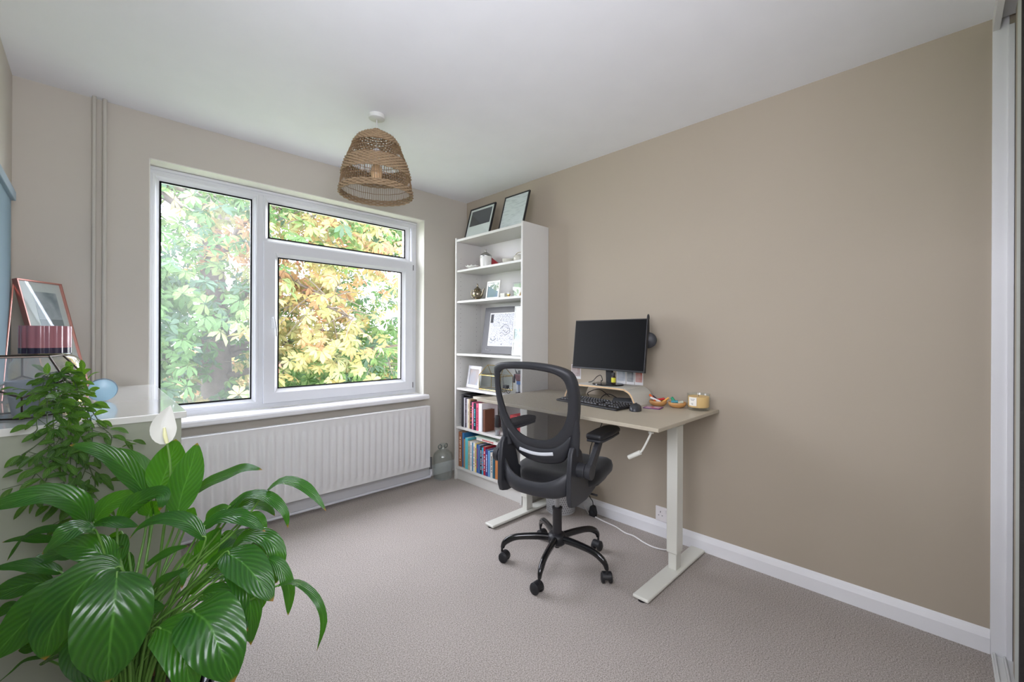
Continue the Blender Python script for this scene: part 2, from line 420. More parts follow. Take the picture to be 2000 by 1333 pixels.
def dpart(nm, a, b2, m, bev=0): return MB().box(Vector(a)-oo, Vector(b2)-oo).build(nm, m, d, bevel=bev)
dpart('back_rail', (2.20, -.190, .018), (2.295, -.178, 2.345), mat('taupe_edge_strip', (178, 170, 154), .5), .001)
dpart('stile', (2.075, -.194, .018), (2.20, -.174, 2.345), DGREY, .002)
dpart('stile', (1.48, -.194, .018), (1.56, -.174, 2.345), DGREY, .002)
dpart('rail', (1.56, -.192, .018), (2.075, -.176, .09), DGREY, .001)
dpart('rail', (1.56, -.192, 2.28), (2.075, -.176, 2.345), DGREY, .001)
dpart('seal_or_gap', (2.055, -.188, .09), (2.0749, -.172, 2.28), SEAL_GAP)
dpart('seal_or_gap', (2.2951, -.200, .018), (2.395, -.186, 2.345), SEAL_GAP)  # shade of the recess between jamb and door, set as a dark strip
dpart('mirror_panel', (1.56, -.188, .09), (2.055, -.182, 2.28), MIRR)

# ------------------------------------------------------------------ pipes in the corner
PIPE = mat('painted_pipe', (190, 186, 176), .45)
for k, (x, txt) in enumerate(((-.003, 'slim painted heating pipe rising up the window wall, the one nearer the left corner'), (.036, 'slim painted heating pipe rising up the window wall, the one nearer the window'))):
    p = MB().cyl((x, 3.025, 0), (x, 3.025, 2.399), .0085 if k == 0 else .0095, 16)
    p.box((x-.007, 3.03, 1.98), (x+.007, 3.05, 1.995)).box((x-.007, 3.03, .98), (x+.007, 3.05, .995))
    tag(p.build('heating_pipe', PIPE, smooth=40, origin=(x, 3.025, 0)), txt, 'pipe')

# ------------------------------------------------------------------ radiator
RAD = mat('radiator_enamel', (222, 222, 222), .32)
rad = thing('radiator', 'long white panel radiator with vertical flutes under the window', 'radiator', (1.10, 2.96, .12))
def radpt(v): return Vector(v)-Vector((1.10, 2.96, .12))
x0, x1, z0, z1 = .262, 1.948, .12, .612
nfl = 34; pit = (x1-x0-.06)/nfl
xs = []
for i in range(nfl):
    a = x0+.03+i*pit
    xs += [(a, 0), (a+pit*.18, 0), (a+pit*.34, 1), (a+pit*.72, 1), (a+pit*.88, 0)]
xs = [(x0, 0)]+xs+[(x1-.03, 0), (x1, 0)]
rows = [(z0, 0), (z0+.045, 0), (z0+.065, 1), (z1-.065, 1), (z1-.045, 0), (z1, 0)]
mb = MB(); vs = []
for z, k in rows:
    for x, d in xs: vs.append(radpt((x, 2.927-(.011*d*k), z)))
nx = len(xs); fs = [(j*nx+i, j*nx+i+1, (j+1)*nx+i+1, (j+1)*nx+i) for j in range(len(rows)-1) for i in range(nx-1)]
mb.add(vs, fs); mb.build('front_panel', RAD, rad, smooth=50)
mb = MB(); mb.box(radpt((x0, 2.928, z0)), radpt((x1, 2.932, z1))).box(radpt((x0, 2.965, z0)), radpt((x1, 2.985, z1))); mb.build('back_panel', RAD, rad, bevel=.002)
mb = MB(); mb.box(radpt((x0, 2.926, z1)), radpt((x1, 2.986, z1+.006)))
for i in range(48): xx = x0+.03+i*(x1-x0-.06)/47; mb.box(radpt((xx-.004, 2.934, z1+.006)), radpt((xx+.004, 2.978, z1+.0072)))
mb.build('top_grille', RAD, rad, bevel=.001)
MB().box(radpt((x1, 2.925, z0-.003)), radpt((x1+.004, 2.987, z1+.007))).build('side_cover', RAD, rad, bevel=.001)
mb = MB(); mb.cyl(radpt((1.952, 2.962, .155)), radpt((1.985, 2.962, .155)), .010); mb.cyl(radpt((1.983, 2.962, .09)), radpt((1.983, 2.962, .185)), .011).build('valve', mat('dull_valve_metal', (120, 120, 122), .4, .7), rad, smooth=40)
for xx in (.5, 1.72): MB().box(radpt((xx, 2.985, .2)), radpt((xx+.03, 3.049, .56))).build('wall_bracket', RAD, rad)
# pipe along the floor
pp = catmull([(1.983, 2.962, .09), (1.983, 2.955, .05), (1.955, 2.95, .036), (1.90, 2.95, .033), (1.2, 2.95, .033), (.30, 2.95, .033)], 6)
mb = MB().tube(pp, .0095, 12); mb.cyl((1.05, 2.95, .033), (1.09, 2.95, .033), .012)
tag(mb.build('floor_pipe', mat('pale_grey_pipe', (205, 206, 212), .35), smooth=60, origin=(1.1, 2.95, .033)), 'white pipe running along the floor below the radiator', 'pipe')

# ------------------------------------------------------------------ blind on the left wall
bl = thing('wall_blind', 'blue grey blind panel with a top rail on the left wall beside the corner', 'blind', (XL+.01, 2.35, 1.10))
bo = Vector(bl.location)
BLUE = mat('blue_grey_fabric', (118, 140, 150), .8, bump=(200, .1))
MB().box(Vector((XL+.001, 1.55, 1.775))-bo, Vector((XL+.030, 2.86, 1.815))-bo).build('top_rail', mat('blue_grey_rail', (140, 160, 172), .45), bl, bevel=.003)
MB().box(Vector((XL+.006, 1.56, 1.00))-bo, Vector((XL+.016, 2.85, 1.775))-bo).build('fabric', BLUE, bl)
MB().box(Vector((XL+.004, 1.56, .985))-bo, Vector((XL+.020, 2.85, 1.00))-bo).build('bottom_bar', BLUE, bl, bevel=.002)

# ================================================================== PENDANT LAMP
lx, ly = 1.10, 2.18
lamp = thing('pendant_lamp', 'woven seagrass bell-shaped pendant lamp hanging from a white ceiling rose', 'lamp', (lx, ly, 1.957))
z_ = lambda z: z-1.957
MB().lathe([(.001, z_(2.4)), (.042, z_(2.4)), (.0435, z_(2.394)), (.042, z_(2.379)), (.032, z_(2.374)), (.001, z_(2.373))], n=32).build('ceiling_rose', mat('rose_plastic', (215, 216, 212), .4), lamp, smooth=40)
MB().cyl((0, 0, z_(2.375)), (0, 0, z_(2.20)), .0035, 8).build('cord', mat('white_flex', (200, 200, 196), .5), lamp, smooth=60)
MB().lathe([(.001, z_(2.215)), (.019, z_(2.21)), (.02, z_(2.15)), (.001, z_(2.148))], n=20).build('bulb_holder', WHITE, lamp, smooth=40)
MB().lathe([(.012, z_(2.15)), (.016, z_(2.135)), (.029, z_(2.105)), (.033, z_(2.08)), (.026, z_(2.055)), (.001, z_(2.042))], n=20).build('bulb', mat('amber_bulb_glass', (226, 190, 150), .15, coat=.3), lamp, smooth=60)
RATT = mat('seagrass', (150, 128, 100), .8, bump=(220, .6, .002), var=(60, .28))
RATD = mat('rattan_stick', (134, 108, 80), .7, var=(60, .25))
profR = [(2.304, .030), (2.296, .050), (2.282, .076), (2.267, .098), (2.233, .121), (2.20, .136), (2.16, .152), (2.11, .167), (2.062, .180), (2.01, .188), (1.957, .191)]
def rad_at(z):
    for (za, ra), (zb, rb) in zip(profR, profR[1:]):
        if zb <= z <= za: return ra+(rb-ra)*(za-z)/(za-zb)
    return profR[0][1] if z > profR[0][0] else profR[-1][1]
shade = bpy.data.objects.new('lamp_shade', None)
def weave_band(za, zb, name, parent):
    """over-under woven coils: wavy rings stacked in z, alternate rings out of phase"""
    mb = MB(); pitch = .0080; rows = max(2, int(round((za-zb)/pitch))); ns = 176; k = 56
    for j in range(rows):
        z = za-(j+.5)*(za-zb)/rows; R = rad_at(z); pts = []
        for i in range(ns):
            a = 2*PI*i/ns; wv = .0042*math.sin(a*k/2+(PI if j % 2 else 0))
            pts.append((math.cos(a)*(R+wv), math.sin(a)*(R+wv), z_(z)+.0006*math.sin(a*7+j)))
        mb.tube(pts, .0046, 6, closed=True)
    return mb.build(name, RATT, parent, smooth=180)
main_shade = weave_band(2.075+.062, 2.060, 'lamp_shade', lamp)
weave_band(2.302, 2.225, 'lamp_shade', lamp)
weave_band(1.990, 1.957, 'shade_rim', lamp)
for (za, zb) in ((2.230, 2.130), (2.066, 1.985)):
    mb = MB()
    for i in range(96):
        a = 2*PI*i/96; jit = random.uniform(-.012, .012); p = []
        for q in range(4):
            z = za+(zb-za)*q/3; p.append((math.cos(a+jit*(q-1.5)/1.5)*rad_at(z), math.sin(a+jit*(q-1.5)/1.5)*rad_at(z), z_(z)))
        mb.tube(p, .0013, 5)
    mb.build('rattan_spokes', RATD, lamp, smooth=180)
mb = MB()
for z in (2.205, 2.185, 2.160, 2.025, 2.14, 2.222):
    R = rad_at(z)+.001
    mb.tube([(math.cos(2*PI*i/72)*R, math.sin(2*PI*i/72)*R, z_(z)+.001*math.sin(i*1.3)) for i in range(72)], .0015, 5, closed=True)
mb.build('twine_ring', RATD, lamp, smooth=180)
mb = MB()
for i in range(9):
    a = 2*PI*i/9; mb.tube(catmull([(math.cos(a)*.034, math.sin(a)*.034, z_(2.298)), (math.cos(a)*.024, math.sin(a)*.024, z_(2.312)), (math.cos(a+.4)*.017, math.sin(a+.4)*.017, z_(2.320)), (math.cos(a+.8)*.024, math.sin(a+.8)*.024, z_(2.308))], 4), .003, 6)
mb.build('shade_collar', RATT, lamp, smooth=180)

# ================================================================== BOOKCASE
bx0, bx1, by0, by1 = 2.14, 2.418, 2.068, 2.850
bc = thing('bookcase', 'tall white open bookcase against the right wall beside the corner', 'bookcase', (2.28, 2.459, 0))
def bl_(v): return Vector(v)-Vector((2.28, 2.459, 0))
def bbox(name, a, b2, m=BOOKW, bev=.0015, par=bc): return MB().box(bl_(a), bl_(b2)).build(name, m, par, bevel=bev)
sidel = MB().box(bl_((bx0, by1-.018, 0)), bl_((bx1, by1, 2.003)))
sidel.build('side_panel', BOOKW, bc, bevel=.0015)
bbox('side_panel', (bx0, by0, 0), (bx1, by0+.018, 2.003))
bbox('top_panel', (bx0+.002, by0+.018, 1.970), (bx1, by1-.018, 1.990))
bbox('back_panel', (bx1-.008, by0+.018, .02), (bx1-.003, by1-.018, 1.97), bev=0)
SH = [1.735, 1.480, 1.046, .762, .441]
for z in SH: bbox('shelf', (bx0+.006, by0+.018, z-.0185), (bx1-.008, by1-.018, z-.0008))
bbox('bottom_shelf', (bx0+.004, by0+.018, .090), (bx1-.008, by1-.018, .1072))
bbox('plinth', (bx0+.02, by0+.018, 0), (bx0+.036, by1-.018, .090))
mb = MB()
for xx in (bx0+.045, bx1-.06):
    for k in range(44):
        z = .2+k*.038
        mb.cyl(bl_((xx, by1-.0185, z)), bl_((xx, by1-.0178, z)), .0024, 8)
mb.build('peg_holes', mat('dark_hole', (90, 90, 92), .9), bc)['kind'] = 'stuff'

def leaning(name, label, cat, yc, xb, zb, w_, h_, lean, frame, fw_, dep, fm, inner, yaw=0, mount=0, mount_m=None, group=None):
    """picture frame standing on a surface, facing -x, leaning back towards +x by 'lean' metres at its top"""
    t = thing(name, label, cat, (xb, yc, zb), yaw, group)
    ang = math.atan2(lean, h_); t.location.z += dep*math.sin(ang)+.0008
    M = Matrix.Rotation(ang, 4, 'Y')
    mb = MB(); mb.M = M
    for a, b2 in (((0, -w_/2, 0), (dep, -w_/2+fw_, h_)), ((0, w_/2-fw_, 0), (dep, w_/2, h_)), ((0, -w_/2+fw_, 0), (dep, w_/2-fw_, fw_)), ((0, -w_/2+fw_, h_-fw_), (dep, w_/2-fw_, h_))): mb.box(a, b2)
    mb.build('frame', fm, t, bevel=.001)
    mb = MB(); mb.M = M; mb.box((dep*.4, -w_/2+fw_, fw_), (dep*.9, w_/2-fw_, h_-fw_)); mb.build('backing', mount_m or PAPER, t)
    if inner:
        mb = MB(); mb.M = M; mb.box((dep*.35, -w_/2+fw_+mount, fw_+mount), (dep*.4-.0001, w_/2-fw_-mount, h_-fw_-mount)); mb.build('picture', inner, t)
    mb = MB(); mb.M = M; mb.box((dep*.15, -w_/2+fw_, fw_), (dep*.2, w_/2-fw_, h_-fw_)); mb.build('glass', GLASSC, t)
    return t, M
def strut(t, M, h_, dep, foot):
    mb = MB(); a = M @ Vector((dep, 0, h_*.55)); 
    mb.prism([(a.x, a.z), (a.x+.004, a.z), (foot+.004, 0), (foot, 0)], 'y', -.02, .02); mb.build('stand', BLKFRAME, t)
PRN1 = pattern_mat('certificate_print', (62, 62, 70), (84, 84, 92), (6, 6, 9), thr=.5, soft=.2)
PRN2 = pattern_mat('text_sheet', (198, 199, 202), (224, 224, 226), (3, 14, 70), thr=.42, soft=.1)
t, M = leaning('framed_print', 'black framed print with a dark block, left of the two on top of the bookcase', 'picture frame', 2.655, 2.20, 1.9905, .315, .275, .075, 0, .011, .014, BLKFRAME, None, mount_m=PAPER, group='frames on top of the bookcase')
mb = MB(); mb.M = M; mb.box((.004, -.125, .11), (.0056, .125, .245)); mb.build('print', PRN1, t); strut(t, M, .275, .014, .15)
t, M = leaning('framed_print', 'black framed sheet of pale writing, right of the two on top of the bookcase', 'picture frame', 2.262, 2.20, 1.9905, .262, .285, .08, 0, .009, .014, BLKFRAME, PRN2, group='frames on top of the bookcase')
strut(t, M, .285, .014, .15)

# --- first shelf
S1 = 1.735
t = thing('lidded_pot', 'white ceramic pot with a domed silver lid on the upper bookcase shelf', 'pot', (2.225, 2.560, S1))
MB().lathe([(.001, 0), (.040, 0), (.044, .003), (.046, .05), (.047, .086), (.044, .09), (.001, .09)], n=28).build('body', CER, t, smooth=40)
MB().lathe([(.047, .088), (.048, .093), (.040, .104), (.024, .116), (.012, .124), (.006, .128), (.006, .133), (.010, .138), (.008, .146), (.001, .149)], n=28).build('lid', mat('brushed_silver', (190, 190, 190), .3, 1), t, smooth=50)
MB().tube(arc((-.005, -.046, .03), .016, -PI*.6, PI*.6, 8, 'xz'), .003, 8).build('handle', CER, t, smooth=180)
t = thing('shell_dish', 'small white shell shaped dish left of the lidded pot', 'dish', (2.20, 2.70, S1))
mb = MB(); vs = []; 
for j in range(6):
    r = .062*j/5
    for i in range(30):
        a = 2*PI*i/30; k = 1+.06*math.cos(a*10)*(j/5); vs.append((r*k*math.cos(a)*.75, r*k*math.sin(a), .004+.022*(j/5)**2+.001*math.cos(a*10)*j))
mb.add(vs, [(j*30+i, j*30+(i+1) % 30, (j+1)*30+(i+1) % 30, (j+1)*30+i) for j in range(5) for i in range(30)])
mb.build('bowl', CER, t, smooth=180, solid=.003)
MB().lathe([(.001, 0), (.02, 0), (.018, .006), (.001, .006)], n=20).build('foot', CER, t, smooth=30)
S1 = 1.735
REDC = mat('red_card', (168, 38, 48), .5); PINKC = mat('dusty_pink_card', (206, 160, 160), .6)
def slab(name, label, cat, c, dims, m, rot, group=None, bev=.001):
    mb = MB(); mb.box((-dims[0]/2, -dims[1]/2, 0), (dims[0]/2, dims[1]/2, dims[2]), rot)
    zmin = min(v[2] for v in mb.v)
    mb.v = [(v[0], v[1], v[2]-zmin) for v in mb.v]
    o = mb.build(name, m, None, bevel=bev); o.location = c
    return tag(o, label, cat, group)
o = tag(MB().prism([(-.165, 0), (.165, 0), (.035, .135)], 'x', -.004, .004).build('red_card', REDC, bevel=.001), 'red triangular card standing behind the lidded pot', 'card'); o.location = (2.335, 2.625, S1)
slab('red_notebook', 'small red and pink notebook standing left behind the lidded pot', 'notebook', (2.30, 2.655, S1), (.012, .060, .125), mat('red_pink_cover', (190, 70, 84), .5, var=(40, .4)), Rz(.5))
slab('pink_booklet', 'pale pink booklet standing between the red notebook and the lidded pot', 'booklet', (2.275, 2.625, S1), (.008, .035, .120), PINKC, Rz(-.5))
t = thing('cream_bowl', 'small cream bowl right of the lidded pot', 'bowl', (2.27, 2.345, S1))
MB().lathe([(.001, 0), (.028, 0), (.030, .004), (.046, .030), (.050, .046), (.047, .046), (.040, .024), (.024, .010), (.001, .008)], n=28).build('body', CREAM, t, smooth=50)
t = thing('sugar_jar', 'round cream jar with a looped silver handle at the right end of the upper shelf', 'jar', (2.255, 2.212, S1))
MB().lathe([(.001, 0), (.030, 0), (.044, .015), (.048, .034), (.042, .052), (.030, .060), (.001, .062)], n=28).build('body', CREAM, t, smooth=60)
MB().tube(catmull([(0, .048, .02), (0, .052, .045), (0, .035, .072), (0, 0, .080), (0, -.035, .072), (0, -.046, .045)], 5), .003, 8).build('handle', SILVER, t, smooth=180)

# --- second shelf
S2 = 1.480
t = thing('silver_teapot', 'ornate tarnished silver teapot at the left of the second shelf', 'teapot', (2.225, 2.660, S2))
MB().lathe([(.001, 0), (.030, 0), (.032, .004), (.020, .012), (.036, .024), (.047, .045), (.043, .066), (.026, .080), (.030, .085), (.024, .094), (.010, .106), (.005, .112), (.008, .120), (.004, .130), (.001, .140)], n=28).build('body', SILVER, t, smooth=50)
MB().tube(catmull([(0, .040, .030), (0, .066, .030), (0, .082, .060), (0, .074, .084), (0, .052, .082), (0, .032, .072)], 5), .0035, 8).build('handle', SILVER, t, smooth=180)
MB().tube(catmull([(0, -.040, .035), (0, -.062, .050), (0, -.072, .078), (0, -.084, .090)], 5), [.008]*6+[.006]*6+[.0045]*4, 8).build('spout', SILVER, t, smooth=180)
PHO = pattern_mat('blurred_photo_blue', (120, 140, 120), (120, 140, 172), (9, 9, 9), thr=.5, soft=.2)
t, M = leaning('framed_photo', 'white framed photo beside the silver teapot', 'photo frame', 2.487, 2.225, S2, .152, .145, .022, 0, .014, .012, mat('white_frame', (224, 224, 220), .4), PHO)
strut(t, M, .145, .012, .06)
tag(MB().box((-.02, -.024, 0), (.02, .024, .040)).build('white_box', mat('off_white_card', (215, 216, 208), .6), bevel=.002), 'small white box right of the white photo frame', 'box').location = (2.245, 2.365, S2)
t = thing('tea_light_holder', 'tiny gold and white candle holder beside the small white box', 'candle holder', (2.235, 2.305, S2))
MB().lathe([(.001, 0), (.014, 0), (.012, .004), (.005, .008), (.005, .016), (.014, .020), (.014, .028), (.001, .028)], n=18).build('stem', BRASS, t, smooth=40)
MB().lathe([(.011, .028), (.011, .038), (.001, .039)], n=16).build('candle', CER, t, smooth=40)
t = thing('clear_plaque', 'upright clear block with a pale green card on the second shelf', 'plaque', (2.24, 2.215, S2))
MB().box((-.010, -.043, 0), (.010, .043, .110)).build('glass_block', GLASSC, t, bevel=.002)
MB().box((-.003, -.034, .008), (.001, .034, .100)).build('card', pattern_mat('pale_green_print', (150, 178, 140), (212, 222, 206), (12, 12, 12), thr=.5, soft=.2), t)
t = thing('gold_figurine', 'small seated gold figurine at the right end of the second shelf', 'figurine', (2.215, 2.145, S2))
MB().lathe([(.001, 0), (.022, 0), (.024, .006), (.018, .014), (.014, .030), (.010, .042), (.006, .048), (.001, .049)], n=20).ball((0, 0, .056), .010).build('body', mat('old_gold', (160, 128, 72), .3, 1), t, smooth=60)
t = thing('amber_bottle', 'slim pale yellow bottle with a black cap behind the gold figurine', 'bottle', (2.285, 2.145, S2))
MB().lathe([(.001, 0), (.020, 0), (.021, .004), (.021, .115), (.010, .132), (.001, .132)], n=20).build('body', mat('pale_yellow_wax', (222, 212, 172), .4), t, smooth=40)
MB().lathe([(.011, .132), (.011, .158), (.001, .159)], n=16).build('cap', BLACKP, t, smooth=40)

# --- third shelf: map poster on black mount and a white K frame
S3 = 1.046
MAPP = pattern_mat('line_drawing', (70, 72, 84), (212, 214, 224), (70, 70, 70), 'voronoi', thr=.045, soft=.04)
t = thing('framed_map', 'black mounted line drawing leaning on the third shelf', 'picture', (2.265, 2.395, S3+.0030))
Ml = Matrix.Rotation(math.atan2(.05, .37), 4, 'Y')
mb = MB(); mb.M = Ml; mb.box((0, -.265, 0), (.012, .265, .378)); mb.build('mount', mat('black_mount_glazed', (46, 46, 50), .35), t, bevel=.001)
mb = MB(); mb.M = Ml; mb.box((-.001, -.215, .062), (0, .195, .330)); mb.build('border', PAPER, t)
mb = MB(); mb.M = Ml; mb.box((-.002, -.205, .070), (-.001, .185, .322)); mb.build('drawing', MAPP, t)
mb = MB(); mb.M = Ml; mb.box((-.003, .152, .250), (-.002, .184, .318)); mb.build('title_block', mat('dark_print_ink', (50, 50, 58), .6), t)
INKL = mat('dark_print_ink', (50, 50, 58), .6)
for P, r_ in (([(.135+.028*math.cos(a*PI/12), .125+.020*math.sin(a*PI/12)) for a in range(12, 25)], .0022), ([(.06, .20), (.02, .235), (-.03, .225), (-.02, .20)], .0014), ([(.04, .17), (.0, .15), (-.05, .17), (-.04, .21)], .0014), ([(.03, .19), (-.01, .17), (-.03, .185)], .0014)):
    mb = MB(); mb.M = Ml; mb.tube([(-.0025, y, z) for y, z in P], r_, 5); mb.build('ink_line', INKL, t)
mb = MB(); mb.M = Ml
pts = [(-.001, .215-i*.0035, .030+.004*math.sin(i*2.1)+(.008 if i % 6 == 0 else 0)) for i in range(18)]
mb.tube(pts, .0009, 4); mb.build('signature', PAPER, t)
t, M = leaning('framed_poster', 'narrow white framed poster with a letter K overlapping the black mounted drawing', 'picture frame', 2.160, 2.195, S3, .145, .366, .035, 0, .010, .016, mat('white_frame', (224, 224, 220), .4), pattern_mat('pale_sketch', (176, 186, 196), (228, 230, 234), (14, 14, 9), thr=.36, soft=.1))
def text(body, name, size, m, parent, loc, rot, ext=.0004, align='LEFT'):
    cu = bpy.data.curves.new(name, 'FONT'); cu.body = body; cu.size = size; cu.extrude = ext; cu.align_x = align
    tmp = bpy.data.objects.new(name, cu); COL.objects.link(tmp)
    dg = bpy.context.evaluated_depsgraph_get(); me = bpy.data.meshes.new_from_object(tmp.evaluated_get(dg))
    bpy.data.objects.remove(tmp); ob = bpy.data.objects.new(name, me); COL.objects.link(ob); me.materials.clear(); me.materials.append(m)
    ob.matrix_local = Matrix.Translation(Vector(loc)) @ rot
    if parent: ob.parent = parent
    return ob
# glyph plane facing -x: text x -> -y, text y -> +z
TXY = Matrix(((0, 0, -1, 0), (-1, 0, 0, 0), (0, 1, 0, 0), (0, 0, 0, 1)))
INK = mat('black_ink', (28, 28, 32), .6)
mb = MB(); mb.M = M; mb.box((.0046, .012, .300), (.0054, .058, .348)); mb.build('letter_block', INK, t)
text('K', 'letter', .052, PAPER, t, M @ Vector((.0042, .054, .306)), M.to_3x3().to_4x4() @ TXY)
# --- fourth shelf
S4 = .762
t, M = leaning('framed_photo', 'silver and white framed family photo at the left of the fourth shelf', 'photo frame', 2.700, 2.205, S4, .185, .180, .030, 0, .026, .014, mat('pearl_frame', (212, 212, 216), .3), pattern_mat('blurred_photo_warm', (196, 168, 160), (176, 180, 200), (10, 10, 10), thr=.5, soft=.2), yaw=-.10)
strut(t, M, .18, .014, .07)
gh = thing('glass_house_box', 'house shaped glass box with brass edges on the fourth shelf', 'glass box', (2.25, 2.475, S4))
X0, X1, Y0, Y1, ZE, ZR = -.055, .075, -.125, .125, .118, .195
P = {k: Vector(v) for k, v in dict(a=(X0, Y0, .006), b=(X0, Y1, .006), c=(X1, Y1, .006), d=(X1, Y0, .006), e=(X0, Y0, ZE), f=(X0, Y1, ZE), g=(X1, Y1, ZE), h=(X1, Y0, ZE), i=(.01, Y0+.03, ZR), j=(.01, Y1-.03, ZR)).items()}
mb = MB()
for u, v in ('ab', 'bc', 'cd', 'da', 'ae', 'bf', 'cg', 'dh', 'ef', 'fg', 'gh', 'he', 'ij', 'ei', 'hi', 'fj', 'gj'): mb.cyl(P[u], P[v], .0028, 6)
mb.build('brass_edges', BRASS, gh, smooth=40)
mb = MB()
for fc in ('abfe', 'bcgf', 'cdhg', 'dae' and 'daeh', 'efji', 'ghij', 'ehi', 'fgj', 'abcd'): mb.add([P[k] for k in fc], [tuple(range(len(fc)))])
mb.build('glass_panels', GLASSC, gh)
ct = thing('toy_cart', 'small wire cart with spoked wheels beside the glass house box', 'toy cart', (2.20, 2.295, S4))
for yy in (-.028, .022):
    mb = MB(); mb.tube([(math.cos(2*PI*i/20)*.019, yy, .021+math.sin(2*PI*i/20)*.019) for i in range(20)], .0022, 6, closed=True)
    for i in range(6): mb.cyl((0, yy, .021), (math.cos(i*PI/3)*.018, yy, .021+math.sin(i*PI/3)*.018), .0009, 5)
    mb.build('wheel', GLOSSB, ct, smooth=60)
MB().cyl((0, -.028, .021), (0, .022, .021), .0015, 6).tube([(0, 0, .021), (0, .02, .05), (0, .035, .10), (0, .03, .13)], .0014, 6).box((-.015, -.02, .036), (.015, .018, .060)).build('chassis', BLACKP, ct, smooth=30)
tf = thing('toy_robot', 'dark toy robot with red and blue parts at the right end of the fourth shelf', 'toy', (2.23, 2.175, S4))
mb = MB()
for s in (-1, 1): mb.box((-.014, s*.022-.013, 0), (.018, s*.022+.013, .016))
mb.build('feet', mat('dark_grey_toy', (60, 56, 60), .5), tf, bevel=.003)
mb = MB()
for s in (-1, 1): mb.box((-.010, s*.020-.009, .016), (.012, s*.020+.009, .075))
mb.build('legs', mat('silver_toy', (176, 180, 190), .35), tf, bevel=.003)
mb = MB(); mb.box((-.014, -.026, .072), (.014, .026, .098)); mb.build('waist', mat('blue_toy', (44, 88, 140), .4), tf, bevel=.003)
mb = MB(); mb.prism([(-.028, .098), (.028, .098), (.042, .150), (-.042, .150)], 'x', -.018, .018); mb.build('torso', mat('maroon_toy', (86, 40, 46), .4), tf, bevel=.004)
for s in (-1, 1): MB().tube([(0, s*.050, .145), (-.006, s*.058, .115), (-.016, s*.050, .085)], .010, 8).build('arm', mat('dark_grey_toy', (60, 56, 60), .5), tf, smooth=40)
mb = MB(); mb.box((-.012, -.012, .150), (.012, .012, .176)); 
for s in (-1, 1): mb.prism([(s*.03, .15), (s*.05, .15), (s*.060, .186)], 'x', .002, .008)
mb.build('head', mat('dark_grey_toy', (60, 56, 60), .5), tf, bevel=.002)

# --- books -----------------------------------------------------------
def book(y_right, thick, depth, height, colr, label, z, xfront, text_c=None, group=None, lean=0, rough=.5, var=.05):
    """standing book, spine facing -x; y_right is the spine's lower-y side"""
    t = thing('book', label, 'book', (xfront, y_right+thick/2, z), 0, group)
    M = Matrix.Rotation(lean, 4, 'X'); cm = mat('cover_%d_%d_%d' % colr, colr, rough, var=(30, var))
    h2 = thick/2
    mb = MB(); mb.M = M; mb.box((0, -h2, 0), (.003, h2, height)).box((.002, -h2, 0), (depth, -h2+.002, height)).box((.002, h2-.002, 0), (depth, h2, height)); mb.build('cover', cm, t, bevel=.0007)
    mb = MB(); mb.M = M; mb.box((.003, -h2+.0022, .003), (depth-.004, h2-.0022, height-.003)); mb.build('pages', PAGES, t)
    if text_c:
        tm = mat('spine_ink_%d_%d_%d' % text_c, text_c, .6)
        mb = MB(); mb.M = M; z2 = height*.16; rng = random.Random(label)
        while z2 < height*.84:
            lw = rng.uniform(.004, .010); 
            if rng.random() > .18: mb.box((-.0006, -h2*.45, z2), (.0001, h2*.45*rng.uniform(.5, 1), z2+lw))
            z2 += lw+rng.uniform(.002, .004)
        mb.build('spine_title', tm, t)
    return t
G5 = 'books standing on the fifth shelf'; G6 = 'books standing on the bottom shelf'
Z6 = .108; y = 2.826
def run(z, y, items, grp):
    for th, dp, hh, c, tc_, lab, xf in items:
        y -= th; book(y, th-.0012, dp, hh, c, lab, z, xf, tc_, grp)
    return y
run(Z6, y, [
 (.042, .215, .285, (150, 96, 66), (226, 206, 186), 'tall brown book with pale dotted lettering at the left end of the bottom shelf', 2.165),
 (.024, .235, .282, (58, 118, 170), None, 'tall thin blue book with a sky blue cover next to the brown book', 2.170),
 (.030, .180, .235, (172, 136, 104), None, 'plain tan book between the tall blue book and the turquoise book', 2.165),
 (.034, .200, .252, (92, 190, 200), None, 'thick turquoise book on the bottom shelf', 2.158),
 (.030, .215, .232, (186, 172, 146), (120, 150, 120), 'beige book with a map-like spine right of the turquoise book', 2.160),
 (.024, .190, .232, (224, 224, 224), (150, 150, 160), 'white book right of the beige map-like book', 2.158),
 (.016, .180, .225, (40, 128, 168), None, 'thin teal blue book between two white books', 2.160),
 (.020, .190, .232, (226, 224, 220), (190, 60, 60), 'second white book with small red marks on the spine', 2.158),
 (.019, .185, .226, (218, 200, 120), (90, 90, 60), 'pale yellow book right of the second white book', 2.158),
 (.017, .180, .222, (26, 76, 150), (190, 50, 60), 'royal blue book with a red foot on the spine', 2.160),
 (.028, .190, .222, (74, 104, 150), None, 'thick slate blue book right of the royal blue book', 2.158),
 (.018, .180, .215, (34, 36, 42), (224, 224, 224), 'black book with large white letters', 2.160),
 (.020, .180, .210, (60, 160, 190), (220, 80, 110), 'bright cyan book right of the black one with white letters', 2.160),
 (.024, .185, .222, (168, 34, 50), (230, 230, 230), 'dark red book seen behind the chair on the bottom shelf', 2.160),
 (.026, .185, .205, (60, 60, 130), (220, 220, 240), 'purple blue book with white dots seen behind the chair', 2.160),
 (.024, .165, .200, (100, 150, 200), None, 'light blue book right of the purple blue one behind the chair', 2.162),
 (.030, .165, .190, (206, 200, 190), (90, 90, 90), 'ivory book with grey lettering half hidden by the chair arm', 2.165),
 (.026, .160, .205, (40, 90, 110), None, 'dark teal book right of the ivory book behind the chair', 2.162),
 (.030, .160, .195, (186, 120, 70), None, 'ochre book seen through the chair frame on the bottom shelf', 2.165),
 (.028, .160, .200, (110, 40, 60), (220, 200, 200), 'wine red book at the right end of the bottom shelf row', 2.165),
], G6)
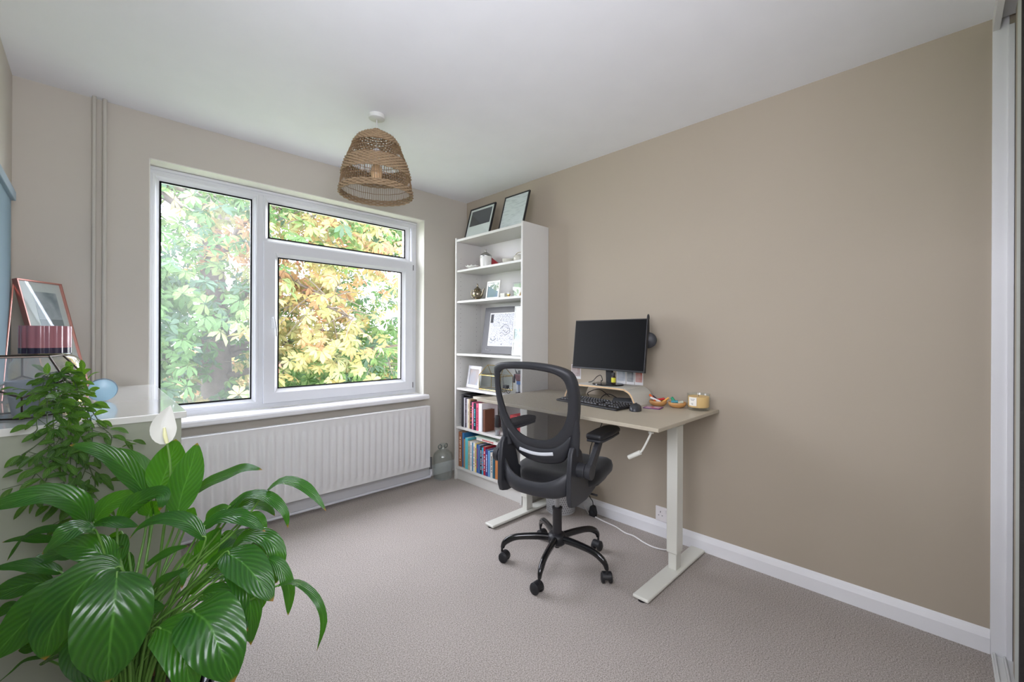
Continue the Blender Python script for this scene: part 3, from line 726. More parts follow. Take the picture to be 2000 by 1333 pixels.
# lying on the bottom-shelf books
def lying(label, c, dims, colr, rz, lettering=None):
    t = thing('book', label, 'book', c, rz); dx, dy, dz = dims; cm = mat('cover_%d_%d_%d' % colr, colr, .5, var=(30, .05))
    MB().box((-dx/2, -dy/2, 0), (dx/2, dy/2, .002)).box((-dx/2, -dy/2, dz-.002), (dx/2, dy/2, dz)).box((-dx/2, -dy/2, .001), (-dx/2+.003, dy/2, dz-.001)).build('cover', cm, t, bevel=.0006)
    MB().box((-dx/2+.003, -dy/2+.003, .0022), (dx/2-.003, dy/2-.003, dz-.0022)).build('pages', PAGES, t)
    if lettering:
        mb = MB(); 
        for i in range(9): mb.box((-dx/2-.0006, -dy*.30+i*dy*.06, dz*.25), (-dx/2+.0001, -dy*.30+i*dy*.06+dy*.042, dz*.75))
        mb.build('spine_title', mat('spine_ink_%d_%d_%d' % lettering, lettering, .6), t)
lying('white book with red letters lying flat on top of the bottom shelf books', (2.255, 2.475, Z6+.2545), (.17, .25, .022), (222, 218, 212), 0, (180, 50, 50))
lying('pale green booklet lying on the white book with red letters', (2.25, 2.50, Z6+.2775), (.16, .22, .008), (186, 206, 190), .08)

Z5 = .441; y = 2.800
t = thing('bookend_file', 'black magazine file with a folded top at the left of the fifth shelf', 'magazine file', (2.165, 2.775, Z5))
MB().box((0, -.012, 0), (.19, .012, .262)).build('body', mat('black_file_board', (40, 40, 44), .5), t, bevel=.001)
MB().box((0, -.10, .262), (.19, .014, .268)).build('top_flap', mat('black_file_board', (40, 40, 44), .5), t, bevel=.001)
run(Z5, 2.758, [
 (.018, .19, .242, (176, 176, 182), None, 'light grey book beside the black magazine file', 2.165),
 (.018, .19, .240, (56, 48, 62), (150, 130, 140), 'dark plum book second from the black magazine file', 2.166),
 (.016, .18, .236, (200, 200, 206), None, 'thin pale grey book between the dark plum and the cream book', 2.165),
 (.018, .18, .238, (218, 208, 180), (160, 140, 110), 'cream book left of the brown book on the fifth shelf', 2.165),
 (.018, .18, .232, (170, 134, 108), None, 'light brown book on the fifth shelf', 2.165),
 (.024, .18, .222, (40, 38, 42), (226, 120, 60), 'black book with orange lettering left of the pink book', 2.160),
 (.022, .17, .218, (222, 110, 146), (250, 220, 230), 'pink book on the fifth shelf with white lettering', 2.158),
 (.032, .17, .212, (34, 42, 54), (90, 200, 210), 'navy black book with turquoise lettering between the two pink books', 2.156),
 (.028, .17, .215, (216, 92, 120), (120, 30, 50), 'raspberry pink book right of the navy black book', 2.158),
 (.040, .17, .218, (226, 226, 230), None, 'wide white book right of the raspberry pink book', 2.160),
 (.026, .10, .172, (110, 70, 52), None, 'brown leather book seen beside the chair frame', 2.170),
], G5)
lying('large beige box file lying flat on top of the fifth shelf books', (2.27, 2.515, Z5+.2435), (.20, .26, .020), (206, 200, 186), 0)
slab('red_box', 'red box behind the chair back on the fifth shelf', 'box', (2.26, 2.19, Z5), (.12, .12, .165), mat('red_box_card', (190, 52, 56), .5, var=(30, .3)), Rz(0))
t = thing('perfume_bottle', 'black capped clear bottle standing at the front edge of the fifth shelf', 'bottle', (2.175, 2.365, Z5))
t.location = (2.170, 2.35, Z5)
for ch_x in (0,):
    MB().lathe([(.001, 0), (.022, 0), (.023, .004), (.023, .050), (.012, .060), (.001, .060)], n=20).build('glass_body', GLASSC, t, smooth=40)
    MB().lathe([(.018, .006), (.018, .040), (.001, .040)], n=18).build('grey_content', mat('grey_liquid', (150, 150, 156), .3), t, smooth=40)
    MB().lathe([(.012, .060), (.024, .064), (.026, .130), (.020, .150), (.001, .152)], n=20).build('cap', BLACKP, t, smooth=50)

# ================================================================== DESK
dk = thing('standing_desk', 'sit-stand desk with beige top, white T-legs and a crank handle against the right wall', 'desk', (2.06, 1.445, 0))
def dl(v): return Vector(v)-Vector((2.06, 1.445, 0))
DX0, DX1, DY0, DY1, DZ = 1.708, 2.400, .845, 2.045, .800
MB().box(dl((DX0, DY0, DZ-.018)), dl((DX1, DY1, DZ-.0006))).build('tabletop', DESKT, dk, bevel=.0025, seg=3)
for k, (ya, yb) in enumerate(((.908, .985), (1.930, 2.007))):
    ym = (ya+yb)/2
    MB().box(dl((1.745, ya, .008)), dl((2.385, yb, .024))).build('foot', DESKM, dk, bevel=.006, seg=3)
    mb = MB()
    for xx in (1.765, 2.355): mb.cyl(dl((xx, ym, 0)), dl((xx, ym, .010)), .018, 16)
    mb.build('foot_pad', BLACKP, dk, smooth=40)
    MB().box(dl((2.066, ym-.021, .024)), dl((2.122, ym+.021, .30))).build('inner_post', DESKM, dk, bevel=.003)
    MB().box(dl((2.058, ym-.027, .107)), dl((2.130, ym+.027, .745))).build('post', DESKM, dk, bevel=.004)
    mb = MB(); mb.prism([(dl((1.76, 0, 0)).x, .782), (dl((2.37, 0, 0)).x, .782), (dl((2.37, 0, 0)).x, .770), (dl((2.15, 0, 0)).x, .742), (dl((2.04, 0, 0)).x, .742), (dl((1.76, 0, 0)).x, .770)], 'y', dl((0, ym-.024, 0)).y, dl((0, ym+.024, 0)).y)
    mb.build('top_bracket', DESKM, dk, bevel=.002)
MB().box(dl((2.07, .96, .735)), dl((2.12, 1.95, .765))).build('crossbar', DESKM, dk, bevel=.002)
mb = MB(); mb.cyl(dl((1.760, .905, .782)), dl((1.760, .905, .762)), .012); mb.tube(catmull([dl((1.758, .905, .765)), dl((1.757, .912, .745)), dl((1.752, .940, .685)), dl((1.750, .955, .667)), dl((1.750, .962, .664))], 5), .0048, 8)
mb.build('crank_arm', DESKM, dk, smooth=60)
mb = MB(); mb.cyl(dl((1.750, .950, .671)), dl((1.743, 1.005, .638)), .0105, 16); mb.build('crank_handle', DESKM, dk, smooth=40, bevel=.001)

# laptop riser
TOPZ = DZ+.093
ri = thing('monitor_riser', 'curved bentwood monitor riser with pale grey top on the desk', 'riser', (2.255, 1.450, DZ))
prof = [(-.255, 0), (-.250, .012), (-.232, .052), (-.212, .075), (-.185, .088), (-.150, .093), (.150, .093), (.185, .088), (.212, .075), (.232, .052), (.250, .012), (.255, 0)]
pc = catmull([(p[0], 0, p[1]) for p in prof], 3); out = [(v.x, max(v.z, 0)) for v in pc]
def off(pts, d):
    r = []
    for i, (x, z) in enumerate(pts):
        x0_, z0_ = pts[max(i-1, 0)]; x1_, z1_ = pts[min(i+1, len(pts)-1)]; dx, dz = x1_-x0_, z1_-z0_; l_ = math.hypot(dx, dz)
        r.append((x+dz/l_*d, max(z-dx/l_*d, 0)))
    return r
inn = off(out, .0105); mid = off(out, .0012); mid2 = off(out, .0093)
def strip(name, A, B, x0_, x1_, m):
    mb = MB(); n = len(A); vs = [(x0_, p[0], p[1]) for p in A]+[(x1_, p[0], p[1]) for p in A]+[(x0_, p[0], p[1]) for p in B]+[(x1_, p[0], p[1]) for p in B]; fs = []
    for i in range(n-1): fs += [(i, i+1, n+i+1, n+i), (2*n+i, 3*n+i, 3*n+i+1, 2*n+i+1), (i, 2*n+i, 2*n+i+1, i+1), (n+i, n+i+1, 3*n+i+1, 3*n+i)]
    fs += [(0, n, 3*n, 2*n), (n-1, 3*n-1, 4*n-1, 2*n-1)]
    mb.add(vs, fs); return mb.build(name, m, ri, smooth=40)
strip('plywood_core', mid, mid2, -.1052, .115, mat('birch_edge', (212, 176, 132), .5, var=(200, .1)))
strip('grey_top_face', out, mid, -.105, .115, mat('pale_grey_linoleum', (196, 194, 184), .5))
strip('grey_under_face', mid2, inn, -.105, .115, mat('pale_grey_linoleum', (196, 194, 184), .5))

# monitor
mo = thing('computer_monitor', 'black flat screen monitor standing on the riser', 'monitor', (2.250, 1.445, TOPZ+DZ*0))
mo.location = (2.255, 1.445, DZ+.0931)
MB().lathe([(.001, 0), (.098, 0), (.100, .003), (.096, .009), (.030, .013), (.001, .013)], n=40).build('base', GLOSSB, mo, smooth=40).scale = (.86, 1, 1)
mb = MB(); mb.prism([(.012, .010), (.030, .010), (.024, .16), (.004, .16)], 'y', -.022, .022); mb.build('stand', BLACKP, mo, bevel=.003)
hd = bpy.data.objects
Mm = Tr((-.040, -.008, .092)) @ Rz(math.radians(-2.8)) @ Matrix.Rotation(math.radians(6.5), 4, 'Y')
def mm_(name, a, b2, m, bev=.002):
    mb = MB(); mb.M = Mm; mb.box(a, b2); return mb.build(name, m, mo, bevel=bev)
mm_('bezel', (0, -.262, 0), (.020, .262, .312), BLACKP, .003)
mm_('screen', (-.0012, -.256, .010), (.0002, .256, .306), mat('dark_screen', (9, 9, 10), .45, spec=.12), 0)
mm_('rear_housing', (.019, -.19, .05), (.048, .19, .26), BLACKP, .012)
mm_('mount_block', (.045, -.05, .06), (.062, .05, .16), BLACKP, .004)

# headphones over the monitor's far corner
hp = thing('headphones', 'black over-ear headphones hooked on the right end of the monitor', 'headphones', (2.338, 1.222, 1.127), math.radians(-65))
band = [(0, .050*math.cos(a), .125+.060*math.sin(a)) for a in [PI*i/20 for i in range(21)]]
mb = MB(); mb.tube(catmull([(0, .052, .06), (0, .052, .09)]+band+[(0, -.052, .09), (0, -.052, .06)], 2), .011, 10, flat=.4, up=(1, 0, 0)); mb.build('headband', BLACKP, hp, smooth=180)
MB().tube(band[6:15], .014, 10, flat=.5, up=(1, 0, 0)).build('headband_pad', DARKP, hp, smooth=180)
for s in (-1, 1):
    mb = MB(); mb.lathe([(.001, 0), (.038, 0), (.047, .004), (.047, .012), (.036, .018), (.001, .019)], (0, s*.044, .043), 32, (0, s, 0)); mb.build('ear_cup', DARKP, hp, smooth=50)
    mb = MB(); mb.lathe([(.022, -.004), (.040, -.014), (.047, -.006), (.044, .002), (.022, .002)], (0, s*.044, .043), 32, (0, s, 0)); mb.build('ear_cushion', BLACKF, hp, smooth=60)

# keyboard
kb = thing('keyboard', 'black full size keyboard lying half under the riser', 'keyboard', (2.052, 1.412, DZ), math.radians(-7.3))
Mk = Matrix.Rotation(math.radians(-4), 4, 'Y')
mb = MB(); mb.M = Mk; mb.box((-.078, -.228, .004), (.078, .228, .016)); mb.build('case', BLACKP, kb, bevel=.005, seg=3)
mb = MB(); mb.box((-.07, -.2, 0), (-.055, .2, .008)); mb.box((.055, -.2, 0), (.07, .2, .012)); mb.build('feet', BLACKP, kb)
def key(mb, x, y, wx, wy):
    o = .0025; z0_, z1_ = .015, .0225
    vs = [(x-wx/2, y-wy/2, z0_), (x+wx/2, y-wy/2, z0_), (x+wx/2, y+wy/2, z0_), (x-wx/2, y+wy/2, z0_), (x-wx/2+o, y-wy/2+o, z1_), (x+wx/2-o, y-wy/2+o, z1_), (x+wx/2-o, y+wy/2-o, z1_), (x-wx/2+o, y+wy/2-o, z1_)]
    mb.add(vs, [(0, 1, 5, 4), (1, 2, 6, 5), (2, 3, 7, 6), (3, 0, 4, 7), (4, 5, 6, 7)])
KEYM = mat('black_keycap', (30, 30, 33), .4); 
mb = MB(); mb.M = Mk
rows_ = [(.058, 15, .0175), (.034, 15, .019), (.015, 14, .019), (-.004, 13, .019), (-.023, 12, .019)]
for x, n, wd in rows_:
    L0 = .285; yy = .216
    for i in range(n):
        ww = L0/n; key(mb, x, yy-ww/2, wd-.002, ww-.002); yy -= ww
yy = .216
for ww in (.026, .024, .024, .115, .024, .024, .024, .024): key(mb, -.042, yy-ww/2, .017, ww-.002); yy -= ww
for blk, cols in ((-.082, 3), (-.150, 4)):
    for x, n, wd in rows_+[(-.042, 0, .019)]:
        for c in range(cols):
            if cols == 3 and x in (-.004,) : continue
            key(mb, x, blk-.0095-c*.0185, .017, .0165)
mb.build('keys', KEYM, kb)['kind'] = 'stuff'

# mouse
ms = thing('computer_mouse', 'black computer mouse right of the keyboard', 'mouse', (2.042, 1.138, DZ), math.radians(20))
mb = MB(); vs = []; nu, nv = 20, 12
for j in range(nv+1):
    u = j/nv
    for i in range(nu):
        a = 2*PI*i/nu; rx = .052*math.sin(PI*u*.5+.0001); ry = (.031-.003*math.cos(a))*math.sin(PI*u*.5+.0001)
        x_ = rx*math.cos(a); z__ = .036*(1-(x_/.056+.10)**2*.55)*math.cos(PI*u*.5)**.55 if u < 1 else 0
        vs.append((x_, ry*math.sin(a), max(z__, 0)+.002))
mb.add(vs, [(j*nu+i, j*nu+(i+1) % nu, (j+1)*nu+(i+1) % nu, (j+1)*nu+i) for j in range(nv) for i in range(nu)]+[tuple(nv*nu+i for i in range(nu))])
mb.build('shell', mat('dark_grey_mouse', (52, 53, 57), .35), ms, smooth=60)
MB().cyl((.022, -.004, .030), (.022, .004, .030), .007, 14).build('scroll_wheel', BLACKP, ms, smooth=40)
MB().lathe([(.001, 0), (.05, 0), (.05, .003), (.001, .003)], n=28).build('underside', BLACKP, ms).scale = (1, .6, 1)

# bottle behind the stand, cables
t = thing('essential_oil_bottle', 'tiny dark bottle with a yellow label on the foot of the monitor', 'bottle', (2.235, 1.393, DZ+.1062))
MB().lathe([(.001, 0), (.0125, 0), (.013, .002), (.013, .040), (.008, .046), (.001, .046)], n=18).build('body', mat('amber_glass', (58, 40, 26), .15), t, smooth=40)
MB().lathe([(.0133, .008), (.0133, .036)], n=18).build('label', mat('yellow_label', (206, 200, 60), .5), t, smooth=40)
MB().lathe([(.010, .046), (.0105, .062), (.009, .066), (.001, .066)], n=16).build('cap', BLACKP, t, smooth=40)
tag(MB().tube(catmull([(0, 0, .003), (0, -.03, .012), (.01, -.055, .040), (.02, -.075, .048), (.03, -.08, .02), (.06, -.05, .006), (.14, 0, .004)], 6), .0022, 8).build('usb_cable', BLACKP, smooth=180), 'thin black cable looping over the monitor foot', 'cable').location = (2.165, 1.525, DZ+.107)
for k, (P, txt) in enumerate((([(2.30, 1.62, .803), (2.27, 1.60, .83), (2.32, 1.55, .85), (2.36, 1.50, .804)], 'black cable under the riser, the longer of the two'), ([(2.20, 1.47, .803), (2.24, 1.46, .83), (2.29, 1.45, .83), (2.33, 1.42, .804)], 'short black cable under the riser beside the mouse side'))):
    o0 = Vector(P[0]); tag(MB().tube([p-o0 for p in catmull(P, 6)], .0025, 8).build('power_cable', BLACKP, smooth=180), txt, 'cable').location = o0
tag(slab('paper_wedge', 'grey folded laptop sleeve lying under the riser', 'sleeve', (2.27, 1.33, DZ), (.16, .15, .012), mat('grey_felt', (86, 88, 92), .8), Rz(.5)), 'grey folded laptop sleeve lying under the riser', 'sleeve')

# photo prints on the wall
for k, (ya, yb, za, zb, txt, c1, c2) in enumerate((
    (1.768, 1.850, .892, .992, 'small photo print pinned to the wall left of the monitor stand', (150, 120, 110), (206, 204, 206)),
    (1.418, 1.484, .888, .985, 'small photo print on the wall below the monitor, left of three', (150, 160, 170), (222, 222, 224)),
    (1.358, 1.414, .886, .985, 'dark toned small photo print on the wall below the monitor, middle of three', (90, 96, 100), (206, 206, 206)),
    (1.298, 1.354, .888, .985, 'orange toned small photo print on the wall below the monitor, right of three', (190, 100, 76), (214, 206, 206)))):
    t = thing('photo_print', txt, 'photo', (XR-.0005, (ya+yb)/2, za), 0, 'small photo prints on the wall behind the monitor')
    h2 = (yb-ya)/2
    MB().box((-.0012, -h2, 0), (0, h2, zb-za)).build('white_border', PAPER, t)
    MB().box((-.0020, -h2+.005, .018), (-.0012, h2-.005, zb-za-.005)).build('image', pattern_mat('photo_blur_%d' % k, c1, c2, (18, 18, 18), thr=.5, soft=.25), t)

# bowls and what lies in them
WOOD = mat('turned_light_wood', (190, 142, 88), .45, bump=(40, .2, .001), var=(18, .15))
BX = [((2.283, 1.132), 'round wooden bowl of orange wrapped bars left of its twin on the desk'), ((2.303, 1.030), 'round wooden bowl with green trinkets, nearer the candle')]
bowl_prof = [(.001, 0), (.026, 0), (.034, .003), (.046, .014), (.049, .024), (.047, .029), (.044, .029), (.040, .018), (.028, .010), (.001, .008)]
for (x, y_), txt in BX:
    o = tag(MB().lathe(bowl_prof, n=32).build('wooden_bowl', WOOD, smooth=50), txt, 'bowl', 'wooden bowls on the desk'); o.location = (x, y_, DZ)
def stick(c, d, L_, r, m, txt, grp='sweets and trinkets in the wooden bowls', nm='wrapped_sweet', cat_='sweet'):
    d = Vector(d).normalized()*L_/2
    mb = MB(); mb.cyl(-d, d, r, 10); tag(mb.build(nm, m, smooth=40, bevel=.0015), txt, cat_, grp).location = c
stick((2.272, 1.160, .842), (.3, .8, .55), .055, .0065, mat('orange_wrap', (214, 96, 40), .35), 'bright orange wrapped bar on top of the left bowl')
stick((2.268, 1.140, .834), (.2, -.9, -.35), .060, .0065, mat('white_wrap', (220, 216, 214), .35), 'white and grey wrapped bar across the left bowl')
stick((2.285, 1.120, .836), (.2, -.8, .2), .050, .006, mat('red_wrap', (186, 44, 44), .35), 'red wrapped bar in the left bowl')
stick((2.300, 1.152, .832), (.1, .8, .5), .055, .007, mat('dark_wrap', (62, 42, 60), .35), 'dark purple wrapped bar at the back of the left bowl')
stick((2.290, 1.092, .834), (.5, -.5, .5), .045, .006, mat('gold_wrap', (214, 160, 80), .35), 'gold wrapped bar between the two bowls')
stick((2.302, 1.050, .836), (.2, .6, .6), .040, .008, mat('green_bottle', (44, 140, 104), .3), 'small green tube standing up in the right bowl', nm='green_tube', cat_='tube')
stick((2.292, 1.040, .830), (.2, -.7, .1), .036, .008, mat('teal_trinket', (70, 140, 150), .4), 'teal trinket in the right bowl', nm='teal_trinket', cat_='trinket')
stick((2.310, 1.015, .828), (.6, -.5, .1), .030, .007, mat('white_trinket', (196, 206, 190), .4), 'pale trinket in the right bowl', nm='pale_trinket', cat_='trinket')
t = thing('purple_card', 'small purple edged picture card lying in front of the bowls', 'card', (2.185, 1.112, DZ), math.radians(12))
MB().box((-.040, -.046, 0), (.040, .046, .003)).build('base', mat('purple_card_edge', (98, 42, 110), .4), t, bevel=.0008)
MB().box((-.032, -.038, .003), (.032, .038, .0036)).build('picture', pattern_mat('card_picture', (176, 60, 70), (196, 180, 196), (30, 30, 30), thr=.5, soft=.15), t)
# candle
t = thing('jar_candle', 'large cream candle in a clear tumbler at the right back of the desk', 'candle', (2.312, .917, DZ)); t.scale = (1, 1, .93)
MB().lathe([(.001, 0), (.052, 0), (.056, .004), (.057, .050), (.058, .092), (.056, .093), (.0545, .090), (.0535, .022), (.050, .016), (.001, .015)], n=40).build('glass', GLASSC, t, smooth=40)
MB().lathe([(.001, .0165), (.050, .0170), (.0530, .022), (.0540, .070), (.053, .078), (.001, .078)], n=40).build('wax', mat('cream_wax', (240, 196, 134), .5), t, smooth=40)
MB().cyl((0, 0, .078), (0, 0, .086), .0012, 6).build('wick', INK, t)
a0 = math.radians(150); mb = MB(); n_ = 10; vs = []
for i in range(n_+1):
    a = a0+math.radians(42)*i/n_; 
    for z in (.028, .076): vs.append((math.cos(a)*.0585, math.sin(a)*.0585, z))
mb.add(vs, [(2*i, 2*i+2, 2*i+3, 2*i+1) for i in range(n_)]); mb.build('paper_label', mat('cream_label', (226, 222, 212), .6), t, solid=.0006)
mb = MB()
for z, k0, k1 in ((.064, 2, 8), (.058, 3, 7), (.040, 3, 6), (.034, 4, 6)):
    for i in range(k0, k1):
        a = a0+math.radians(42)*(i+.2)/n_; b_ = a0+math.radians(42)*(i+.8)/n_
        mb.add([(math.cos(q)*.0592, math.sin(q)*.0592, zz) for q, zz in ((a, z), (b_, z), (b_, z+.0028), (a, z+.0028))], [(0, 1, 2, 3)])
mb.build('label_print', INK, t)

# ================================================================== FLOOR THINGS BY THE DESK
t = thing('waste_bin', 'white patterned metal waste bin under the desk behind the chair', 'bin', (2.278, 1.830, 0))
MB().lathe([(.001, 0), (.094, 0), (.097, .004), (.104, .17), (.110, .262), (.113, .266), (.110, .270), (.106, .262), (.092, .008), (.001, .008)], n=48).build('body', mat('white_bin', (214, 216, 220), .45), t, smooth=50)
mb = MB()
for j in range(17):
    for i in range(44):
        z = .020+j*.0145; a = 2*PI*(i+.5*(j % 2))/44; r = .0975+(.110-.0975)*z/.262+.0006; s_ = .0034
        if math.cos(a-math.radians(215)) < -.1: continue
        c_, d_ = math.cos(a), math.sin(a); k_ = 1 if (i+j) % 3 else -1
        mb.add([(c_*r-d_*u, d_*r+c_*u, z+v*k_) for u, v in ((-s_, -s_), (s_, -s_), (0, s_*1.2))], [(0, 1, 2)])
mb.build('punched_pattern', mat('bin_pattern', (96, 98, 108), .7), t)['kind'] = 'stuff'

sk = thing('power_socket', 'white double wall socket partly behind the right desk leg', 'socket', (XR, 1.135, .132))
MB().box((-.010, -.073, -.043), (0, .073, .043)).build('plate', mat('socket_plastic', (226, 222, 222), .3), sk, bevel=.003, seg=3)
for s in (-1, 1):
    MB().box((-.0135, s*.012-.006+(.0), .010), (-.010, s*.012+.006, .030)).build('switch', mat('socket_plastic', (226, 222, 222), .3), sk, bevel=.001)
    mb = MB(); yc = s*.042
    mb.box((-.0105, yc-.002, .008), (-.0099, yc+.002, .018)).box((-.0105, yc-.014, -.010), (-.0099, yc-.008, -.006)).box((-.0105, yc+.008, -.010), (-.0099, yc+.014, -.006))
    mb.build('pin_holes', mat('dark_hole', (40, 40, 42), .9), sk)
MB().tube(catmull([(-.012, -.045, 0), (-.05, -.045, -.01), (-.045, -.04, -.06), (-.02, -.02, -.10), (-.02, -.01, -.125)], 5), .003, 8).build('white_plug_lead', WHITE, sk, smooth=180)

t = thing('plug_adapter', 'black moulded plug on its lead beside the wall behind the chair', 'plug', (2.350, 1.615, 0))
MB().prism([(-.022, .004), (.022, .004), (.026, .03), (.016, .066), (.008, .074), (-.008, .074), (-.016, .066), (-.026, .03)], 'x', -.014, .014).build('body', BLACKP, t, bevel=.003)
MB().cyl((-.016, 0, .035), (-.0135, 0, .035), .010, 16).build('face_button', DARKP, t, smooth=40)
MB().tube(catmull([(0, 0, .07), (0, .004, .10), (.004, .03, .125), (.02, .05, .18), (.035, .055, .30), (.045, .05, .45), (.045, -.03, .60), (.045, -.06, .70), (.03, -.06, .775)], 6), .0028, 8).build('lead', BLACKP, t, smooth=180)
P = [(2.345, 1.60, .006), (2.325, 1.50, .006), (2.315, 1.42, .006), (2.285, 1.34, .006), (2.285, 1.28, .006), (2.255, 1.20, .006), (2.245, 1.13, .006), (2.27, 1.07, .006), (2.34, 1.05, .006), (2.385, 1.08, .006)]
o0 = Vector(P[4]); tag(MB().tube([p-o0 for p in catmull(P, 6)], .0042, 8).build('extension_lead', mat('white_cable', (222, 220, 218), .4), smooth=180), 'white cable lying on the carpet along the wall under the desk', 'cable').location = o0
P = [(2.352, 1.650, .006), (2.375, 1.675, .006), (2.392, 1.70, .010), (2.397, 1.73, .03)]
o0 = Vector(P[0]); tag(MB().tube([p-o0 for p in catmull(P, 6)], .0042, 8).build('extension_lead', mat('white_cable', (222, 220, 218), .4), smooth=180), 'short white cable on the floor between the black plug and the bin', 'cable').location = o0

# glass demijohn
t = thing('glass_demijohn', 'empty clear glass demijohn on the carpet between radiator and bookcase', 'jar', (2.078, 2.925, 0)); t.scale = (.92, .92, .95)
MB().lathe([(.001, .008), (.070, .002), (.084, .010), (.088, .030), (.088, .195), (.080, .222), (.055, .245), (.034, .256), (.026, .266), (.024, .290), (.030, .293), (.030, .302), (.025, .306), (.020, .304), (.020, .268), (.030, .250), (.052, .238), (.076, .216), (.083, .195), (.083, .032), (.078, .014), (.001, .013)], n=44).build('body', GLASSJ, t, smooth=60)
for s in (-1, 1):
    MB().tube([(.020*s+.018*s*math.cos(a)+.012*s, 0, .282+.018*math.sin(a)) for a in [2*PI*i/16 for i in range(16)]], .0045, 8, closed=True).build('ring_handle', thin_glass('thick_glass', (190, 200, 194), .16, haze=.15), t, smooth=180)

# ================================================================== OFFICE CHAIR
ch = thing('office_chair', 'black mesh back swivel office chair pulled up to the desk', 'chair', (1.732, 1.414, 0), math.radians(11))
MESHM = bpy.data.materials.new('chair_mesh_fabric'); MESHM.use_nodes = True
nt = MESHM.node_tree; N = nt.nodes; L = nt.links; b = N['Principled BSDF']; out = N['Material Output']
b.inputs['Base Color'].default_value = rgb((46, 46, 50)); b.inputs['Roughness'].default_value = .8
tc = N.new('ShaderNodeTexCoord'); mp = N.new('ShaderNodeMapping'); mp.inputs['Scale'].default_value = (1, 420, 420); L.new(tc.outputs['Object'], mp.inputs[0])
ck = N.new('ShaderNodeTexChecker'); ck.inputs['Scale'].default_value = 1; L.new(mp.outputs[0], ck.inputs['Vector'])
tr_ = N.new('ShaderNodeBsdfTransparent'); mx = N.new('ShaderNodeMixShader')
mr = N.new('ShaderNodeMapRange'); mr.inputs['To Min'].default_value = .34; mr.inputs['To Max'].default_value = .58; L.new(ck.outputs['Fac'], mr.inputs['Value'])
L.new(mr.outputs[0], mx.inputs[0]); L.new(tr_.outputs[0], mx.inputs[1]); L.new(b.outputs[0], mx.inputs[2]); L.new(mx.outputs[0], out.inputs[0])

def shf(L_): return [(y+.012, z) for y, z in L_]
def backx(z, y=0): return -.172-.24*(z-.66)-.030*(1-min(1, abs(y)/.24)**2)   # the back leans and is slightly hollow
INN = [(.172, .995), (.162, 1.016), (.130, 1.030), (.05, 1.036), (-.03, 1.036), (-.11, 1.028), (-.160, 1.014), (-.190, .985), (-.198, .93), (-.190, .85), (-.168, .785), (-.130, .735), (-.095, .708), (-.055, .694), (-.01, .690), (.035, .694), (.080, .708), (.115, .735), (.150, .785), (.172, .85), (.180, .93)]
inn_ = catmull([(0, y, z) for y, z in shf(INN)], 3, True)
# frame: outer rim tube-like ring with rear face, built from inner and outer loops
OUT2 = [(.206, 1.012), (.196, 1.044), (.150, 1.062), (.05, 1.069), (-.04, 1.069), (-.13, 1.060), (-.200, 1.040), (-.230, 1.005), (-.240, .93), (-.234, .85), (-.218, .775), (-.196, .715), (-.150, .672), (-.09, .650), (-.01, .642), (.07, .650), (.130, .672), (.176, .715), (.198, .775), (.212, .85), (.216, .93)]
out_ = catmull([(0, y, z) for y, z in shf(OUT2)], 3, True)
mb = MB(); n = len(inn_); vs = []
def bp_(v, d): return (backx(v.z, v.y)+d, v.y, v.z)
for k in range(n):
    a, c = inn_[k], out_[k]; mdl = a.lerp(c, .5)
    vs += [bp_(a, .004), bp_(a, -.006), bp_(a.lerp(c, .3), -.013), bp_(mdl.lerp(c, .5), -.013), bp_(c, -.004), bp_(c, .030), bp_(a.lerp(c, .75), .036), bp_(a.lerp(c, .3), .010)]
K = 8
mb.add(vs, [(k*K+i, ((k+1) % n)*K+i, ((k+1) % n)*K+(i+1) % K, k*K+(i+1) % K) for k in range(n) for i in range(K)])
mb.build('back_frame', DARKP, ch, smooth=60)
mb = MB(); cy, cz = sum(v.y for v in inn_)/n, sum(v.z for v in inn_)/n; rings = 6; vs = []
for j in range(1, rings+1):
    for v in inn_:
        y_ = cy+(v.y-cy)*j/rings; zz = cz+(v.z-cz)*j/rings; vs.append((backx(zz, y_)-.001, y_, zz))
vs.append((backx(cz, cy)-.001, cy, cz)); fs = [((j)*n+i, j*n+(i+1) % n, (j+1)*n+(i+1) % n, (j+1)*n+i) for j in range(rings-1) for i in range(n)]+[(i, (i+1) % n, rings*n) for i in range(n)]
mb.add(vs, fs); mb.build('mesh_back', MESHM, ch, smooth=180)
# lumbar panel below the mesh, with the pale stripe
LT = [(.172, .742), (.125, .700), (.080, .672), (.035, .660), (-.01, .656), (-.055, .660), (-.100, .672), (-.140, .700), (-.186, .742)]
LBm = [(.150, .655), (.128, .612), (.095, .590), (.045, .578), (-.01, .573), (-.06, .577), (-.110, .588), (-.140, .610), (-.165, .655)]
lt = catmull([(0, y, z) for y, z in LT], 3); lb = catmull([(0, y, z) for y, z in LBm], 3); mb = MB(); vs = []; n = len(lt)
for a, c in zip(lt, lb):
    for f, d in ((0, -.002), (.08, -.012), (.5, -.020), (.92, -.010), (1, .002), (.92, .018), (.5, .012), (.1, .012)):
        p = a.lerp(c, f); vs.append((backx(max(p.z, .60), p.y)+d, p.y, p.z))
mb.add(vs, [(k*8+i, (k+1)*8+i, (k+1)*8+(i+1) % 8, k*8+(i+1) % 8) for k in range(n-1) for i in range(8)]+[tuple(range(8)), tuple((n-1)*8+i for i in range(7, -1, -1))])
mb.build('lumbar_panel', DARKP, ch, smooth=60)
mb = MB(); pts = []
for i in range(17):
    u = i/16; y_ = .100-.190*u; zz = .634-.012*math.sin(PI*u)+.002*u; pts.append((backx(zz, y_)-.0205, y_, zz))
mb.tube(pts, .0082, 10, flat=.22, up=(1, 0, 0)); mb.build('pale_stripe', SILVERP, ch, smooth=180, label='pale silver stripe')
